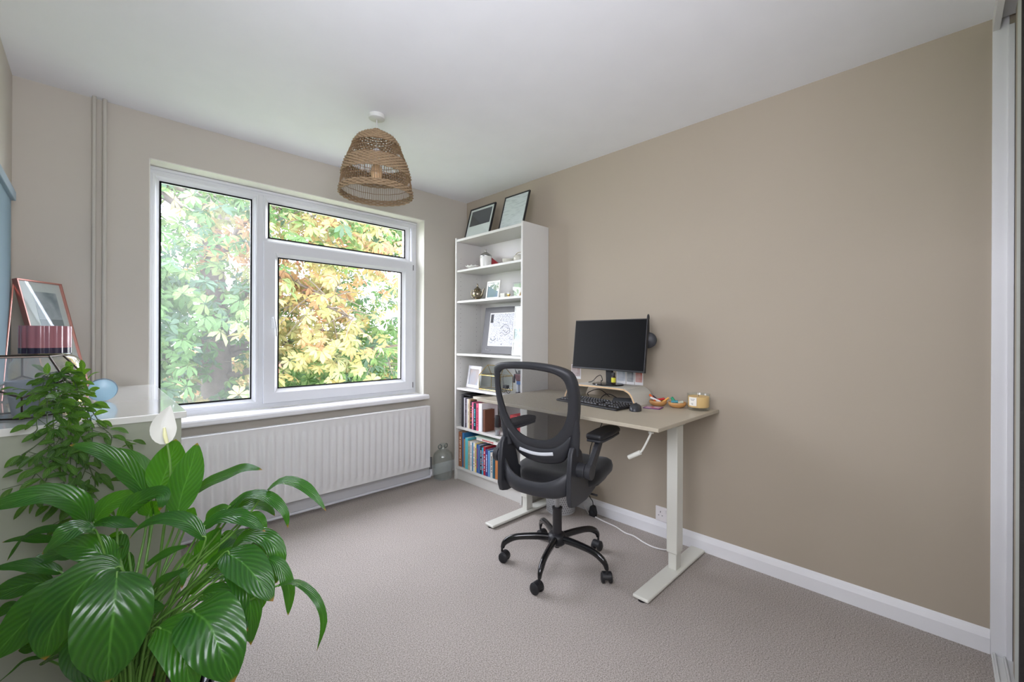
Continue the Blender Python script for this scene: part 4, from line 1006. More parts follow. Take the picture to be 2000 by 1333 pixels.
# rear cradle band under the lumbar panel joining the two side plates
mb = MB(); vs = []; nn = 24
for i in range(nn+1):
    u = -1+2*i/nn; y_ = .185*u; top = .505+.075*abs(u)**2.6; bot = .436+.030*abs(u)**4; x_ = -.262+.050*abs(u)**3
    for q in range(8):
        f, d = ((0, 0), (.10, -.010), (.5, -.015), (.9, -.008), (1, .004), (.9, .022), (.5, .020), (.1, .014))[q]
        vs.append((x_+d, y_, top+(bot-top)*f))
mb.add(vs, [(k*8+i, (k+1)*8+i, (k+1)*8+(i+1) % 8, k*8+(i+1) % 8) for k in range(nn) for i in range(8)]+[tuple(range(8)), tuple(nn*8+i for i in range(7, -1, -1))])
mb.build('rear_band', DARKP, ch, smooth=60)
# lumbar cushion arms between back frame and plates, side plates
for s in (-1, 1):
    yo = s*.192
    mb = MB(); P = [(-.256, .455), (-.254, .56), (-.240, .655), (-.222, .684), (-.170, .680), (-.136, .650), (-.112, .58), (-.092, .515), (-.050, .484), (.040, .470), (.085, .462), (.083, .448), (.0, .424), (-.08, .404), (-.195, .404), (-.240, .415)]
    mb.prism(P, 'y', yo-.012, yo+.012); mb.build('side_plate', DARKP, ch, bevel=.006, seg=3, smooth=40)
    up_p = []
    for k in range(9):
        z = .64+.035*k; y_ = s*(.186+.030*k/8)+.006*(k/8); up_p.append((backx(z, y_)+.010-.012*max(0, 1-k/3), y_, z))
    mb = MB(); mb.tube(up_p, [.019-.0014*max(0, k-3) for k in range(9)], 14, flat=1.25, up=(0, 1, 0)); mb.build('back_upright', DARKP, ch, smooth=60)
    mb = MB(); mb.cyl((-.172, yo, .572), (-.172, yo+s*.050, .572), .034, 28); mb.cyl((-.172, yo+s*.052, .572), (-.172, yo+s*.080, .572), .036, 28)
    mb.build('armrest_pivot', DARKP, ch, smooth=40, bevel=.003)
    ya = yo+s*.066
    mb = MB(); mb.prism([(-.200, .590), (-.160, .546), (-.135, .575), (-.050, .676), (-.005, .696), (-.080, .696), (-.105, .676)], 'y', ya-.013, ya+.013); mb.build('armrest_strut', DARKP, ch, bevel=.006, seg=3, smooth=40)
    pad = [(-.120, -.040), (-.095, -.050), (.02, -.052), (.12, -.046), (.150, -.030), (.155, 0), (.150, .030), (.12, .046), (.02, .052), (-.095, .046), (-.120, .036)]
    mb = MB(); mb.prism([(x, ya-.008*s+y_*.95) for x, y_ in pad], 'z', .705, .730); mb.build('armrest_pad', BLACKP, ch, bevel=.010, seg=4, smooth=60)
    mb = MB(); mb.prism([(x*.97, ya-.008*s+y_*.90) for x, y_ in pad], 'z', .694, .7055); mb.build('armrest_base', DARKP, ch, bevel=.003, smooth=40)
# seat
def superell(t, a, b2, e=.42):
    c_, s_ = math.cos(t), math.sin(t); return a*abs(c_)**e*(1 if c_ >= 0 else -1), b2*abs(s_)**e*(1 if s_ >= 0 else -1)
mb = MB(); vs = []; NS = 48
lay = [(.0, .80, .452), (.0, .93, .452), (.0, .99, .462), (.0, 1.0, .482), (.0, .97, .502), (.0, .90, .513), (0, .7, .517), (0, .35, .514)]
for _, k, z in lay:
    for i in range(NS):
        x, y_ = superell(2*PI*i/NS, .225*k, .226*k); x += .055; y_ *= 1-.26*max(0, min(1, (-.03-x)/.08))
        dz = -.030*max(0, (x-.20)/.10)**2 if x > .20 else 0
        dz += .014*max(0, abs(y_)/.23-.5) if z > .5 else 0
        dz += .020*max(0, (x+.02)/.28)
        vs.append((x, y_-.005, z+dz))
k = len(lay); mb.add(vs, [(j*NS+i, j*NS+(i+1) % NS, (j+1)*NS+(i+1) % NS, (j+1)*NS+i) for j in range(k-1) for i in range(NS)]+[tuple(range(NS-1, -1, -1)), tuple((k-1)*NS+i for i in range(NS))])
mb.build('seat', BLACKF, ch, smooth=80)
mb = MB(); vs = []
for kk, z in ((.55, .418), (.80, .424), (.94, .438), (.95, .455)):
    for i in range(NS):
        x, y_ = superell(2*PI*i/NS, .215*kk, .218*kk); x += .012; y_ *= 1-.26*max(0, min(1, (-.03-x)/.08)); vs.append((x+.03, y_-.005, z+.018*max(0, x/.26)))
mb.add(vs, [(j*NS+i, j*NS+(i+1) % NS, (j+1)*NS+(i+1) % NS, (j+1)*NS+i) for j in range(3) for i in range(NS)]+[tuple(range(NS-1, -1, -1)), tuple(3*NS+i for i in range(NS))])
mb.build('seat_shell', BLACKP, ch, smooth=60)
MB().box((-.10, -.075, .392), (.09, .075, .420)).build('tilt_mechanism', BLACKP, ch, bevel=.008)
MB().tube([(0, -.07, .404), (.01, -.16, .402), (.02, -.215, .396)], .005, 8).build('height_lever', BLACKP, ch, smooth=60)
MB().cyl((0, 0, .27), (0, 0, .395), .0135, 24).build('gas_piston', mat('satin_steel', (170, 172, 176), .3, 1), ch, smooth=40)
MB().lathe([(.001, .115), (.024, .115), (.0245, .285), (.027, .288), (.027, .296), (.014, .298), (.001, .298)], n=28).build('column_sleeve', mat('matte_black_sleeve', (50, 48, 50), .4), ch, smooth=40)
MB().lathe([(.001, .100), (.036, .103), (.048, .115), (.050, .142), (.044, .156), (.030, .163), (.001, .163)], n=32).lathe([(.001, .085), (.012, .085), (.012, .103)], n=16).build('hub', BLACKP, ch, smooth=50)
for k in range(5):
    a = math.radians(59+72*k-11); ca, sa = math.cos(a), math.sin(a); Mx = Rz(a)
    path = catmull([(.030, 0, .136), (.10, 0, .139), (.19, 0, .134), (.240, 0, .122), (.276, 0, .098), (.288, 0, .070)], 4)
    rr = [.020-.003*min(1, i/8) if i < 14 else .017-.0012*(i-14) for i in range(len(path))]
    mb = MB(); mb.M = Mx; mb.tube(path, rr, 14, flat=.85, up=(0, 1, 0)); leg = mb.build('leg', GLOSSB, ch, smooth=60)
    # caster: hood, two wheels
    cyaw = a+[.5, -.3, 1.2, -.9, .3][k]; Mc = Tr((.290*ca, .290*sa, 0)) @ Rz(cyaw)
    mb = MB(); mb.M = Mc; mb.cyl((0, 0, .050), (0, 0, .078), .006, 10)
    hood = [(.026*math.cos(t)-.014, .026+.0275*math.sin(t)+.001) for t in [PI*i/14 for i in range(15)]]
    mb.prism([(x, z) for x, z in hood]+[(-.036, .026), (-.02, .018), (.0, .018)], 'y', -.022, .022); cs = mb.build('caster', BLACKP, ch, smooth=40, bevel=.002)
    for s in (-1, 1):
        mb = MB(); mb.M = Mc; mb.lathe([(.001, 0), (.021, 0), (.0245, .003), (.0245, .013), (.021, .016), (.001, .0165)], (-.014, s*.010, .0246), 24, (0, s, 0)); mb.build('wheel', BLACKP, cs, smooth=40)

# ================================================================== CHEST AND WHAT STANDS ON IT
CZ, CX1, CY0, CY1 = .92, .235, 1.885, 3.020
cst = thing('chest_of_drawers', 'pale grey green chest of drawers with an overhanging top in the left corner', 'chest of drawers', (-.02, 2.45, 0))
def cl(v): return Vector(v)-Vector((-.02, 2.45, 0))
CHB = mat('pale_sage_lacquer', (150, 154, 138), .4, bump=(200, .04, .0004))
CHT = mat('pale_gloss_top', (212, 212, 206), .10, coat=.6)
XC0 = XL+.012
MB().box(cl((XC0, CY0, CZ-.024)), cl((CX1, CY1, CZ-.0005))).build('top', CHT, cst, bevel=.0018, seg=3)
MB().box(cl((XC0+.002, CY0+.006, .04)), cl((CX1-.014, CY0+.024, CZ-.024))).build('side_panel', CHB, cst, bevel=.001)
MB().box(cl((XC0+.002, CY1-.030, .04)), cl((CX1-.014, CY1-.012, CZ-.024))).build('side_panel', CHB, cst, bevel=.001)
MB().box(cl((XC0+.002, CY0+.024, .04)), cl((XC0+.01, CY1-.03, CZ-.024))).build('back_panel', CHB, cst)
MB().box(cl((XC0+.01, CY0+.03, .04)), cl((CX1-.04, CY1-.03, .06))).build('bottom_panel', CHB, cst)
for xx in (XC0+.03, CX1-.06):
    for yy in (CY0+.03, CY1-.07): MB().box(cl((xx, yy, 0)), cl((xx+.035, yy+.035, .04))).build('foot', CHB, cst, bevel=.002)
zz = .066
for hgt in (.22, .22, .20, .16):
    d_ = MB().box(cl((CX1-.034, CY0+.027, zz)), cl((CX1-.016, CY1-.033, zz+hgt-.006))).build('drawer', CHB, cst, bevel=.0015)
    for yy in (2.16, 2.74): MB().lathe([(.004, 0), (.004, .012), (.012, .018), (.012, .024), (.001, .027)], cl((CX1-.016, yy, zz+hgt*.55)), 16, (1, 0, 0)).build('knob', SILVERP, d_, smooth=50)
    zz += hgt

# glass terrarium (stretched dodecahedron)
tc0 = at(43, 826, 1.398); tx, ty = tc0.x, tc0.y
te = thing('geometric_terrarium', 'twelve sided clear glass terrarium with dark metal edges on the chest', 'terrarium', (tx, ty, CZ))
va = math.atan2(-ty, -tx)                      # direction towards the camera
Rf, Rm, hh = .098, .156, .198
def tv(r, k, z, off=0):
    a = va+2*PI*k/5+off; v = Vector((r*math.cos(a), r*math.sin(a), z)); v.x = max(v.x, XL+.018-tx); return v
B = [tv(Rf, k, .004) for k in range(5)]; Lw = [tv(Rm, k, hh*.382) for k in range(5)]; Up = [tv(Rm, k+.5, hh*.618) for k in range(5)]; Tp = [tv(Rf, k+.5, hh) for k in range(5)]
mb = MB(); LEAD = mat('dark_bronze_edge', (74, 66, 60), .35, .9)
ed = []
for k in range(5):
    k1 = (k+1) % 5; ed += [(B[k], B[k1]), (B[k], Lw[k]), (Lw[k], Up[k]), (Lw[k], Up[k-1]), (Up[k], Tp[k]), (Tp[k], Tp[k1])]
for a, c in ed: mb.cyl(a, c, .0031, 6); mb.ball(a, .0034, 8, 5)
mb.build('metal_edges', LEAD, te, smooth=40)
mb = MB()
for k in range(5):
    k1 = (k+1) % 5; mb.add([B[k], B[k1], Lw[k1], Up[k], Lw[k]], [tuple(range(5))])
    if k != 1: mb.add([Tp[k], Tp[k-1], Up[k-1], Lw[k], Up[k]], [tuple(range(5))])
mb.add(B, [tuple(range(5))])
TG = thin_glass('smoky_terrarium_glass', (232, 238, 240), .12, haze=.14)
mb.build('glass_panels', TG, te)
# pot with the trailing plant
pc_ = at(52, 822, 1.40); px_, py_ = pc_.x+.012, pc_.y+.010
tp = thing('trailing_plant', 'trailing plant with striped leaves hanging over the chest edge from a grey pot', 'plant', (px_, py_, CZ+.0045))
MB().lathe([(.001, 0), (.044, 0), (.046, .003), (.060, .105), (.061, .112), (.056, .112), (.052, .098), (.001, .096)], n=32).build('pot', mat('blue_grey_pot', (104, 114, 124), .6), tp, smooth=50)
MB().lathe([(.001, .0985), (.050, .0985)], n=24).build('soil', mat('dark_soil', (52, 42, 34), .95, bump=(200, 1, .004)), tp)
LEAFV = bpy.data.materials.new('striped_vine_leaf')
def leaf_material(M, dark, light, vein, trans_c, tmix, freq, rough, spec, tipc=None):
    """u across (-1..1), v along (0..1), w = per-leaf tint"""
    M.use_nodes = True; nt = M.node_tree; N = nt.nodes; L = nt.links; b = N['Principled BSDF']; out = N['Material Output']
    b.inputs['Roughness'].default_value = rough; b.inputs['Specular IOR Level'].default_value = spec
    uv = N.new('ShaderNodeUVMap'); uv.uv_map = 'UVMap'; sp = N.new('ShaderNodeSeparateXYZ'); L.new(uv.outputs[0], sp.inputs[0])
    # uv.x packs tint*4 + (u+1)/2
    fl = N.new('ShaderNodeMath'); fl.operation = 'FRACT'; L.new(sp.outputs[0], fl.inputs[0])
    ab = N.new('ShaderNodeMath'); ab.operation = 'MULTIPLY_ADD'; ab.inputs[1].default_value = 2.02; ab.inputs[2].default_value = -1.01; L.new(fl.outputs[0], ab.inputs[0])
    au = N.new('ShaderNodeMath'); au.operation = 'ABSOLUTE'; L.new(ab.outputs[0], au.inputs[0])
    ti = N.new('ShaderNodeMath'); ti.operation = 'FLOOR'; L.new(sp.outputs[0], ti.inputs[0])
    tn = N.new('ShaderNodeMath'); tn.operation = 'MULTIPLY'; tn.inputs[1].default_value = 1/8; L.new(ti.outputs[0], tn.inputs[0])
    # curved side veins: sin(freq*(v - .35|u|))
    m1 = N.new('ShaderNodeMath'); m1.operation = 'MULTIPLY_ADD'; m1.inputs[1].default_value = -.42; L.new(au.outputs[0], m1.inputs[0]); L.new(sp.outputs[1], m1.inputs[2])
    m2 = N.new('ShaderNodeMath'); m2.operation = 'MULTIPLY'; m2.inputs[1].default_value = freq; L.new(m1.outputs[0], m2.inputs[0])
    m3 = N.new('ShaderNodeMath'); m3.operation = 'SINE'; L.new(m2.outputs[0], m3.inputs[0])
    mr = N.new('ShaderNodeMapRange'); mr.inputs['From Min'].default_value = -1; L.new(m3.outputs[0], mr.inputs['Value'])
    c1 = N.new('ShaderNodeMix'); c1.data_type = 'RGBA'; c1.inputs[6].default_value = rgb(dark); c1.inputs[7].default_value = rgb(light)
    pw = N.new('ShaderNodeMath'); pw.operation = 'POWER'; pw.inputs[1].default_value = 2.2; L.new(mr.outputs[0], pw.inputs[0])
    mt = N.new('ShaderNodeMath'); mt.operation = 'MULTIPLY_ADD'; mt.inputs[1].default_value = .55; L.new(pw.outputs[0], mt.inputs[0]); 
    ts = N.new('ShaderNodeMath'); ts.operation = 'MULTIPLY'; ts.inputs[1].default_value = .5; L.new(tn.outputs[0], ts.inputs[0]); L.new(ts.outputs[0], mt.inputs[2]); mt.use_clamp = True
    L.new(mt.outputs[0], c1.inputs[0])
    c2 = N.new('ShaderNodeMix'); c2.data_type = 'RGBA'; c2.inputs[7].default_value = rgb(vein); L.new(c1.outputs[2], c2.inputs[6])
    rb = N.new('ShaderNodeMapRange'); rb.inputs['From Min'].default_value = .015; rb.inputs['From Max'].default_value = .055; rb.inputs['To Min'].default_value = .7; rb.inputs['To Max'].default_value = 0; L.new(au.outputs[0], rb.inputs['Value'])
    L.new(rb.outputs[0], c2.inputs[0]); col_out = c2.outputs[2]
    if tipc:
        c3 = N.new('ShaderNodeMix'); c3.data_type = 'RGBA'; c3.inputs[7].default_value = rgb(tipc); L.new(col_out, c3.inputs[6])
        rt = N.new('ShaderNodeMapRange'); rt.inputs['From Min'].default_value = .955; rt.inputs['From Max'].default_value = .985; L.new(sp.outputs[1], rt.inputs['Value']); L.new(rt.outputs[0], c3.inputs[0]); col_out = c3.outputs[2]
    L.new(col_out, b.inputs['Base Color'])
    bp = N.new('ShaderNodeBump'); bp.inputs['Strength'].default_value = .55; bp.inputs['Distance'].default_value = .0016; L.new(mr.outputs[0], bp.inputs['Height']); L.new(bp.outputs[0], b.inputs['Normal'])
    tl = N.new('ShaderNodeBsdfTranslucent'); tl.inputs[0].default_value = rgb(trans_c)
    mx = N.new('ShaderNodeMixShader'); mx.inputs[0].default_value = tmix; L.new(b.outputs[0], mx.inputs[1]); L.new(tl.outputs[0], mx.inputs[2]); L.new(mx.outputs[0], out.inputs[0])
    return M
leaf_material(LEAFV, (30, 64, 24), (84, 132, 42), (140, 172, 80), (150, 205, 40), .24, 30, .42, .4)

def leaf(mb, cl_pts, width, nrm, tint=0, nseg=12, fold=.18, wave=.05, shape=(.50, .85), cross=6, ph=0.0, nrm2=None, twist=0):
    """blade along a centre line; nrm is the way its upper face looks"""
    P = catmull(cl_pts, max(2, nseg//(len(cl_pts)-1))); k = len(P); L_ = [0]
    for a, c in zip(P, P[1:]): L_.append(L_[-1]+(c-a).length)
    tot = L_[-1]; a_, b_ = shape; peak = a_/(a_+b_); mxv = peak**a_*(1-peak)**b_
    n0 = Vector(nrm); n1 = Vector(nrm2) if nrm2 is not None else n0; base = len(mb.v); vs = []; uvs = []; last = None
    for i, p in enumerate(P):
        v = L_[i]/tot; t = (P[min(i+1, k-1)]-P[max(i-1, 0)]).normalized(); nn_ = n0.lerp(n1, v)
        sd = t.cross(nn_)
        if sd.length < .15: sd = last if last is not None else t.orthogonal()
        sd = sd.normalized()
        if last is not None and sd.dot(last) < 0: sd = -sd
        last = sd; up_ = sd.cross(t).normalized()
        if up_.dot(nn_) < 0: up_ = -up_
        w_ = width/2*(max(v, .0)**a_*max(1-v, 0)**b_)/mxv
        if i == 0: w_ = width*.02
        for j in range(cross+1):
            u = -1+2*j/cross; wv = math.sin(v*13+ph+(2.0 if u > 0 else 0))*wave*width*abs(u)**2
            vs.append(p+sd*(w_*u)+up_*(fold*w_*abs(u)**1.2+wv*min(1, w_/(width*.25))))
            uvs.append((tint+.005+.99*(u+1)/2*.99, v))
    fs = [(i*(cross+1)+j, i*(cross+1)+j+1, (i+1)*(cross+1)+j+1, (i+1)*(cross+1)+j) for i in range(k-1) for j in range(cross)]
    o = mb.add(vs, fs)
    for i, q in enumerate(uvs): mb.uv[o+i] = q

rnd = random.Random(11)
tpo = Vector(tp.location); vine = MB(); stems = MB()
def W2(px, py, t): return at(px, py, t)-tpo
TOC = (EYE-at(130, 850, 1.2)).normalized()
def vine_leaf(p, d, size):
    d = Vector(d).normalized(); up_ = Vector((rnd.uniform(-.5, .5), rnd.uniform(-.5, .5), 1.0)); nn_ = (up_*.5+TOC*rnd.uniform(.1, 1.2)).normalized()
    q1 = p+d*size*.12; q2 = p+d*size*.55+Vector((0, 0, .04*size)); q3 = p+d*size+Vector((0, 0, -.12*size))
    leaf(vine, [q1, q2, q3], size*rnd.uniform(.30, .38), nn_, rnd.choice((0, 1, 2, 3, 5)), 8, .22, .02, (.8, .9), 4)
def vt(px, y_=1.848): return y_/(.712-.702*(px-1000)/828)
ST = (58, 764, 1.40); OV = lambda px: (px, 800+(px-100)*-.02, vt(px, 1.872))
runs = []
for a_, b_ in (((98, 728, 1.385), [(120, 850), (70, 925), (42, 965)]), ((112, 726, 1.39), [(150, 880), (150, 960), (168, 1000)]),
               ((125, 726, 1.40), [(192, 830), (218, 855), (205, 895)]), ((92, 735, 1.37), [(92, 850), (52, 885)]),
               ((108, 732, 1.38), [(122, 900), (128, 990), (118, 1030)]), ((118, 735, 1.39), [(172, 900), (186, 945), (176, 980)]),
               ((104, 735, 1.37), [(104, 900), (84, 960), (112, 990)]), ((130, 730, 1.41), [(178, 880), (160, 935)]),
               ((86, 738, 1.36), [(72, 840), (58, 850)]), ((122, 730, 1.38), [(138, 930), (150, 985), (156, 1018)])):
    ox = b_[0][0]; runs.append([ST, a_, ((a_[0]+ox)/2, 772, vt((a_[0]+ox)/2, 1.93)), (ox, 822, vt(ox, 1.862))]+[(x, y_, vt(x)) for x, y_ in b_])
for r_ in runs:
    pts = catmull([W2(*q) for q in r_], 9); stems.tube(pts, .0014, 5)
    acc = 0; side = rnd.choice((-1, 1))
    for i in range(9, len(pts)):
        acc += (pts[i]-pts[i-1]).length
        if acc > .019:
            acc = 0; side = -side; t_ = (pts[i]-pts[i-1]).normalized()
            d_ = Vector((side, 0, 0))*rnd.uniform(.5, 1.1)+t_*rnd.uniform(.2, .9)-Vector((0, 1, 0))*rnd.uniform(.12, .6)+Vector((0, 0, rnd.uniform(-.5, .7)))
            tw = rnd.choice((.008, .012, .030, .048)) if i > 14 else .008
            st = pts[i]+d_.normalized()*tw; vine_leaf(st, d_, rnd.uniform(.040, .056))
            if tw > .02: vine_leaf(pts[i]+d_.normalized()*tw*.6, d_+Vector((0, -.3, -1.2)), .042)
            stems.cyl(pts[i], st+d_.normalized()*.004, .0009, 5)
for i in range(26):   # crown above the pot
    px_0 = rnd.uniform(84, 172); p = W2(px_0, rnd.uniform(724, 782), rnd.uniform(1.34, 1.43)); d_ = Vector((rnd.uniform(-.4, 1), rnd.uniform(-1, .4), rnd.uniform(-.25, .9)))
    vine_leaf(p, d_, rnd.uniform(.044, .060)); stems.tube(catmull([W2(58+rnd.uniform(-6, 6), 770, 1.40), (p+W2(60, 745, 1.40))/2+Vector((0, 0, .012)), p], 3), .0009, 4)
vine.build('foliage', LEAFV, tp, smooth=180); stems.build('stems', mat('vine_stem', (76, 92, 60), .6), tp, smooth=180)

# glass box with a rounded top, candle on it
g0 = at(56, 820, 1.66); gz = CZ
gx = XL+.135
gb = thing('glass_cloche', 'low clear glass cover with rounded shoulders behind the terrarium', 'glass cover', (gx+.008, g0.y, CZ))
MB().lathe([(.100, .001), (.102, .12), (.100, .150), (.088, .176), (.066, .190), (.03, .194), (.001, .195), (.001, .191), (.028, .190), (.064, .186), (.084, .172), (.095, .148), (.098, .12), (.096, .001)], n=44).build('dome', thin_glass('amber_tint_glass', (238, 230, 206), .2, haze=.06), gb, smooth=60)
MB().lathe([(.098, 0), (.106, 0), (.106, .006), (.098, .006)], n=44, close=True).build('rim', BRASS, gb, smooth=40)
cn = thing('pink_candle_jar', 'ribbed dusty pink candle jar with a dark base on top of the glass cover', 'candle', (gx+.004, g0.y, CZ+.1955))
mb = MB(); vs = []; NR = 120
for z in (.012, .108):
    for i in range(NR):
        a = 2*PI*i/NR; r = .069+.0045*abs(math.sin(a*8)); vs.append((r*math.cos(a), r*math.sin(a), z))
for i in range(NR):
    a = 2*PI*i/NR; r = .062; vs.append((r*math.cos(a), r*math.sin(a), .108))
for i in range(NR):
    a = 2*PI*i/NR; r = .062; vs.append((r*math.cos(a), r*math.sin(a), .094))
mb.add(vs, [(j*NR+i, j*NR+(i+1) % NR, (j+1)*NR+(i+1) % NR, (j+1)*NR+i) for j in range(3) for i in range(NR)]+[tuple(3*NR+i for i in range(NR)), tuple(range(NR-1, -1, -1))])
mb.build('ribbed_jar', mat('dusty_pink_glass', (158, 104, 110), .2, coat=.5), cn, smooth=70)
mb = MB(); vs = []
for z in (0, .022):
    for i in range(NR):
        a = 2*PI*i/NR; r = .0694+.0045*abs(math.sin(a*8)); vs.append((r*math.cos(a), r*math.sin(a), z))
mb.add(vs, [(i, (i+1) % NR, NR+(i+1) % NR, NR+i) for i in range(NR)]+[tuple(range(NR-1, -1, -1))]); mb.build('dark_base', mat('smoky_navy_glass', (50, 44, 62), .15, coat=.5), cn, smooth=70)
for i in range(3): MB().cyl((.025*math.cos(i*2.1), .025*math.sin(i*2.1), .094), (.025*math.cos(i*2.1), .025*math.sin(i*2.1), .102), .0012, 6).build('wick', INK, cn)

# rose gold easel frame with photo strip
ROSE = mat('rose_gold', (222, 158, 146), .28, .85)
ef = thing('easel_photo_frame', 'tall rose gold easel frame holding photos behind the pink candle', 'photo frame', (-.085, 2.865, CZ+.0035), math.radians(-124.8))
hgt, wid = .525, .225; ang = math.radians(13.5); Me = Matrix.Rotation(ang, 4, 'X')
# local: frame plane faces +y, width along x
mb = MB(); mb.M = Me
for a, b2 in (((-wid/2, -.010, 0), (-wid/2+.006, .010, hgt)), ((wid/2-.006, -.010, 0), (wid/2, .010, hgt)), ((-wid/2, -.010, 0), (wid/2, .010, .006)), ((-wid/2, -.010, hgt-.006), (wid/2, .010, hgt))): mb.box(a, b2)
mb.build('frame', ROSE, ef, bevel=.001)
mb = MB(); mb.M = Me; mb.box((-wid/2+.006, -.002, .006), (wid/2-.006, 0, hgt-.006)); mb.build('sheet', PAPER, ef)
for k, (za, zb) in enumerate(((.315, .475), (.155, .300), (.020, .140))):
    mb = MB(); mb.M = Me; mb.box((-wid*.33, 0, za), (wid*.20, .001, zb)); mb.build('photo', pattern_mat('photo_strip_%d' % k, (126, 138, 146), (214, 214, 222), (11, 11, 11), thr=.5, soft=.2), ef)
    mb = MB(); mb.M = Me; mb.box((-wid*.33, .001, za), (wid*.20, .0014, za+.03)); mb.build('photo_band', mat('grey_band', (140, 146, 150), .6), ef)
mb = MB(); mb.M = Me; mb.box((-wid/2+.006, .004, .006), (wid/2-.006, .006, hgt-.006)); mb.build('glass', GLASSC, ef)
inv = (Tr(ef.location) @ Rz(math.radians(-124.8))).inverted()
for s_, foot in ((1, (-.262, 2.62, CZ+.0045)), (-1, (-.255, 2.99, CZ+.0045))):
    a = Me @ Vector((s_*wid*.46, -.012, hgt-.006)); c_ = inv @ Vector(foot)
    MB().cyl(a, c_, .0032, 8).build('easel_leg', ROSE, ef, smooth=40)

# blue disc
dd = at(187, 783, 1.665)
bd = thing('blue_disc', 'light blue round disc standing on edge near the back of the chest', 'disc', (dd.x+.02, 2.40, CZ))
ax = (EYE-Vector((dd.x+.02, 2.40, CZ+.045))); ax.z = 0; ax.normalize()
mb = MB(); mb.lathe([(.001, 0), (.040, 0), (.0435, .002), (.0435, .010), (.040, .012), (.001, .012)], (0, 0, .0437), 44, ax); mb.build('face', mat('light_blue_enamel', (168, 206, 226), .3), bd, smooth=40)
mb = MB(); mb.lathe([(.0435, .001), (.0455, .003), (.0455, .009), (.0435, .011)], (0, 0, .0457), 44, ax, close=True); mb.build('rim', mat('blue_rim', (90, 132, 162), .3), bd, smooth=40)
MB().cyl((0, 0, .012), (-ax.x*.035, -ax.y*.035, .002), .003, 8).build('prop', SILVERP, bd)

# ================================================================== PEACE LILY
PC = at(245, 1352, 1.08); lc = Vector((PC.x, PC.y, 0))
pl = thing('peace_lily', 'large peace lily with glossy arching leaves and one white flower in a brown pot', 'plant', (lc.x+.012, lc.y-.01, .010))
plo = Vector(pl.location)
RIM = .250
MB().lathe([(.001, 0), (.095, 0), (.105, .10), (.122, RIM-.045), (.130, RIM-.04), (.132, RIM-.012), (.126, RIM-.010), (.120, RIM-.03), (.001, RIM-.032)], n=44).build('pot', mat('brown_plastic_pot', (124, 82, 66), .5), pl, smooth=45)
MB().lathe([(.001, RIM-.025), (.119, RIM-.030)], n=36).build('soil', mat('dark_soil', (52, 42, 34), .95, bump=(200, 1, .004)), pl)
LEAFL = leaf_material(bpy.data.materials.new('peace_lily_leaf'), (26, 68, 26), (50, 104, 34), (78, 132, 52), (120, 200, 20), .24, 56, .25, .55, (150, 92, 48))
PET = mat('petiole_green', (92, 132, 58), .4, var=(30, .2))
fol = MB(); pet = MB(); rl = random.Random(5)
def Z(x, y, t): return at(x/2.759, 850+y/2.759, t)
UP = Vector((0, 0, 1))
